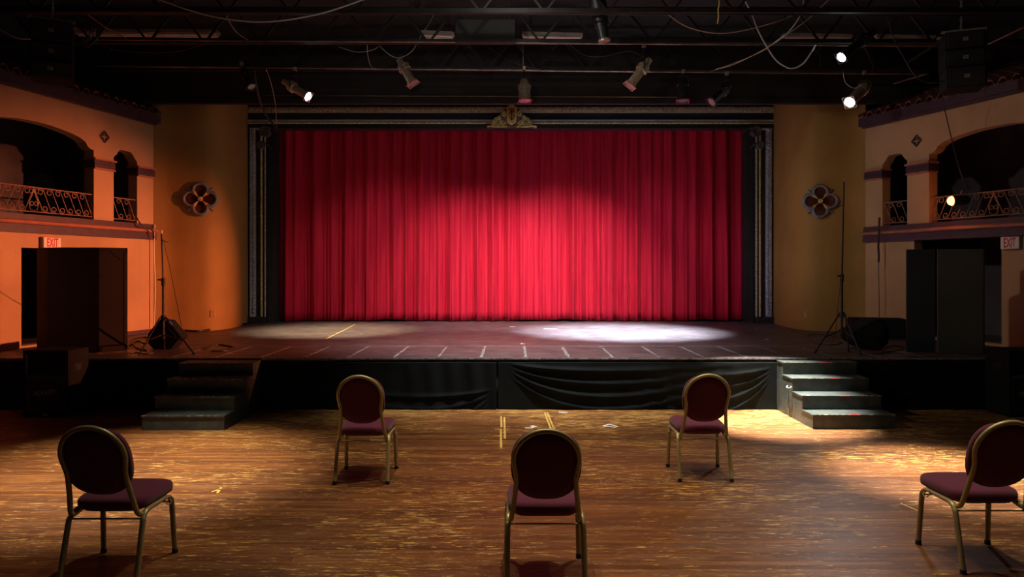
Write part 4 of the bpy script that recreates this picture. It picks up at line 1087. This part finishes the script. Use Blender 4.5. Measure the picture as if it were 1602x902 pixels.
cable([(1283, 64), (1283, 90), (1283, 109)], 12.05, 'pipe', 'thin vertical drop rod right of centre', .006, 'drop_rod')
cable([(1319, 112), (1322, 128), (1333, 137), (1342, 137)], 11.6, 'cable_white', 'short lead of the dazzling right spotlight', .005)
cable([(1352, 66), (1360, 90), (1366, 106), (1356, 117)], 11.2, 'cable_blk', 'black lead hanging between the two lit lamps at the right', .007, Ys=[10.5, 10.9, 11.3, 11.7])
cable([(885, 65), (915, 86), (945, 88), (985, 80), (1010, 92)], 0, 'cable_blk', 'dark lead between lamps right of centre', .006, Ys=[10.6, 10.6, 10.6, 10.6, 10.6])
cable([(1112, 112), (1150, 98), (1180, 86), (1201, 75)], 0, 'cable_tan', 'tan cable swinging up to the white cord loop', .006, Ys=[11.8, 11, 10.2, 9.58])
cable([(0, 60), (60, 66), (120, 66)], 9.8, 'cable_blk', 'black cable at the far left under the ceiling', .008)
cable([(242, 351), (241, 400), (243, 450), (240.5, 512)], 12.7, 'cable_white', 'pale wire running down the left wall corner', .011, 'corner_wire')
cable([(214, 340), (222, 352), (238, 360), (241, 372)], 12.35, 'cable_blk', 'black cable draped over the ledge at the left corner', .012, Ys=[12.25, 12.3, 12.5, 12.6])
cable([(1376, 340), (1375, 365), (1374, 385), (1375, 400), (1374.5, 410)], 12.3, 'cable_blk', 'thick black connector hanging from the ledge at the right', .02)
cable([(1374.5, 408), (1375, 450), (1375.5, 500)], 12.3, 'cable_blk', 'thin black wire hanging down the right wall to the box', .006)
cable([(256, 378), (266, 420), (275, 465), (284, 510)], 9.9, 'cable_blk', 'thin cord trailing from the left tripod stand', .004, Ys=[9.7, 10, 10.6, 11.5])
cable([(1315, 440), (1311, 480), (1307, 520), (1300, 540)], 9.9, 'cable_blk', 'thin cord trailing from the right tripod stand', .004, Ys=[9.8, 10, 10.5, 10.62])
# coil of cable
t = P(127, 48, 10.0)
cm = MB()
for k in range(7):
    r_ = .20+random.uniform(-.04, .03); cx = t.x+random.uniform(-.03, .03); cz = t.z+random.uniform(-.03, .03)
    cm.tube([(cx+r_*math.cos(2*PI*i/36), t.y+.03*k-.1+.02*math.sin(i), cz+r_*1.05*math.sin(2*PI*i/36)) for i in range(36)], .009, 6, closed=True)
cm.tube([(t.x, t.y, t.z+.2), (t.x+.03, t.y, 6.04)], .008, 6)
tag(cm.build('cable_coil', 'cable_blk', smooth=60), 'round coil of dark cable hanging next to the left hanging speakers', 'cable coil')
# loose cables on the stage
def floor_cable(pts, lab, m='cable_blk', r=.009):
    pp = [Vector(((x-801)*((CH-STZ)*F/(y-HOR))/F, (CH-STZ)*F/(y-HOR), STZ+r)) for x, y in pts]
    tag(MB().tube(smooth_pts(pp, 8), r, 6).build('stage_cable', m, smooth=60), lab, 'cable')
floor_cable([(203, 541), (215, 534), (228, 538), (240, 531), (225, 528), (206, 533), (214, 545), (230, 549)], 'tangle of black cable on the stage beside the left screen', r=.012)
floor_cable([(204, 553), (214, 552), (226, 554), (240, 553)], 'short black cable lying in front of the tangle on the stage beside the left screen')
floor_cable([(282, 517), (310, 519), (345, 514), (375, 509), (395, 505.5)], 'dark cable along the foot of the left ochre wall', 'cable_blk', .02)
floor_cable([(320, 547), (340, 540), (365, 543), (355, 549), (330, 550)], 'loop of thin cable on the stage right of the left stand')
floor_cable([(1263, 527), (1270, 523), (1290, 524), (1310, 527)], 'thin cable loop on the stage left of the right stand', r=.006)
floor_cable([(1265, 529), (1275, 537), (1300, 540), (1318, 536)], 'thin cable on the stage under the right tripod stand', r=.006)
floor_cable([(1383, 545), (1400, 541), (1415, 545), (1395, 550), (1380, 549)], 'cable loop on the stage in front of the right monitor wedge', r=.008)
floor_cable([(1352, 549), (1370, 553), (1395, 552), (1412, 554)], 'cable along the stage edge left of the right screen', r=.008)

# ================================================================== TAPE MARKS
def flat_at(px, py, z=0): Y = (CH-z)*F/(py-HOR); return ((px-801)*Y/F, Y)
def tape(segs, z, m, lab, w_=.02):
    mb = MB()
    for (a, b) in segs:
        A = Vector((*flat_at(*a, z), z+.0008)); B = Vector((*flat_at(*b, z), z+.0008)); mb.beam(A, B, w_, .0012)
    tag(mb.build('tape_mark', m), lab, 'tape')
tape([((784, 651), (784.5, 668)), ((783.5, 670), (784, 700)), ((789, 652), (790, 686)), ((774, 671), (796, 671))], 0, 'tape_y', 'yellow double tape line on the floor left of centre, near the stage', .022)
tape([((852, 645), (862, 671)), ((856, 645), (867, 671)), ((858, 671), (869, 669))], 0, 'tape_y', 'yellow double tape line on the floor behind the centre chair', .02)
tape([((331, 769), (347, 764)), ((340, 771), (346, 762))], 0, 'tape_y', 'small yellow tape scrap on the floor right of the left chair', .02)
tape([((821, 669), (834, 669)), ((834, 669), (831, 665)), ((831, 665), (839, 667))], 0, 'tape_w', 'white bent tape mark on the floor left of the centre chair back', .03)
tape([((944, 666), (953, 663)), ((953, 663), (966, 667)), ((944, 666), (964, 668))], 0, 'tape_w', 'white triangular tape mark on the floor right of the centre chair', .025)
tape([((874, 644.5), (888, 645))], 0, 'tape_w', 'short white tape mark at the foot of the stage skirt', .03)
tape([((1409, 787), (1440, 800))], 0, 'tape_y', 'faint yellow line on the floor left of the right chair', .012)
tape([((556, 507), (510, 530))], STZ, 'tape_y', 'yellowish diagonal line on the stage deck near the curtain, at the left', .016)
tape([((851, 513.5), (874, 514.5))], STZ, 'tape_w', 'white tape strip on the stage deck right of centre', .035)
tape([((798, 510.5), (805, 511))], STZ, 'tape_w', 'small white mark on the stage deck at centre', .03)
tape([((814, 537), (820, 537.5))], STZ, 'tape_w', 'small white mark by the deck joint at centre', .04)
tape([((1197, 530), (1202, 530.8))], STZ, 'tape_w', 'small white mark on the stage deck at the right', .03)
tape([((1181, 514.8), (1184, 515.2))], STZ, 'tape_y', 'tiny yellow mark on the stage deck near the right plinth', .05)
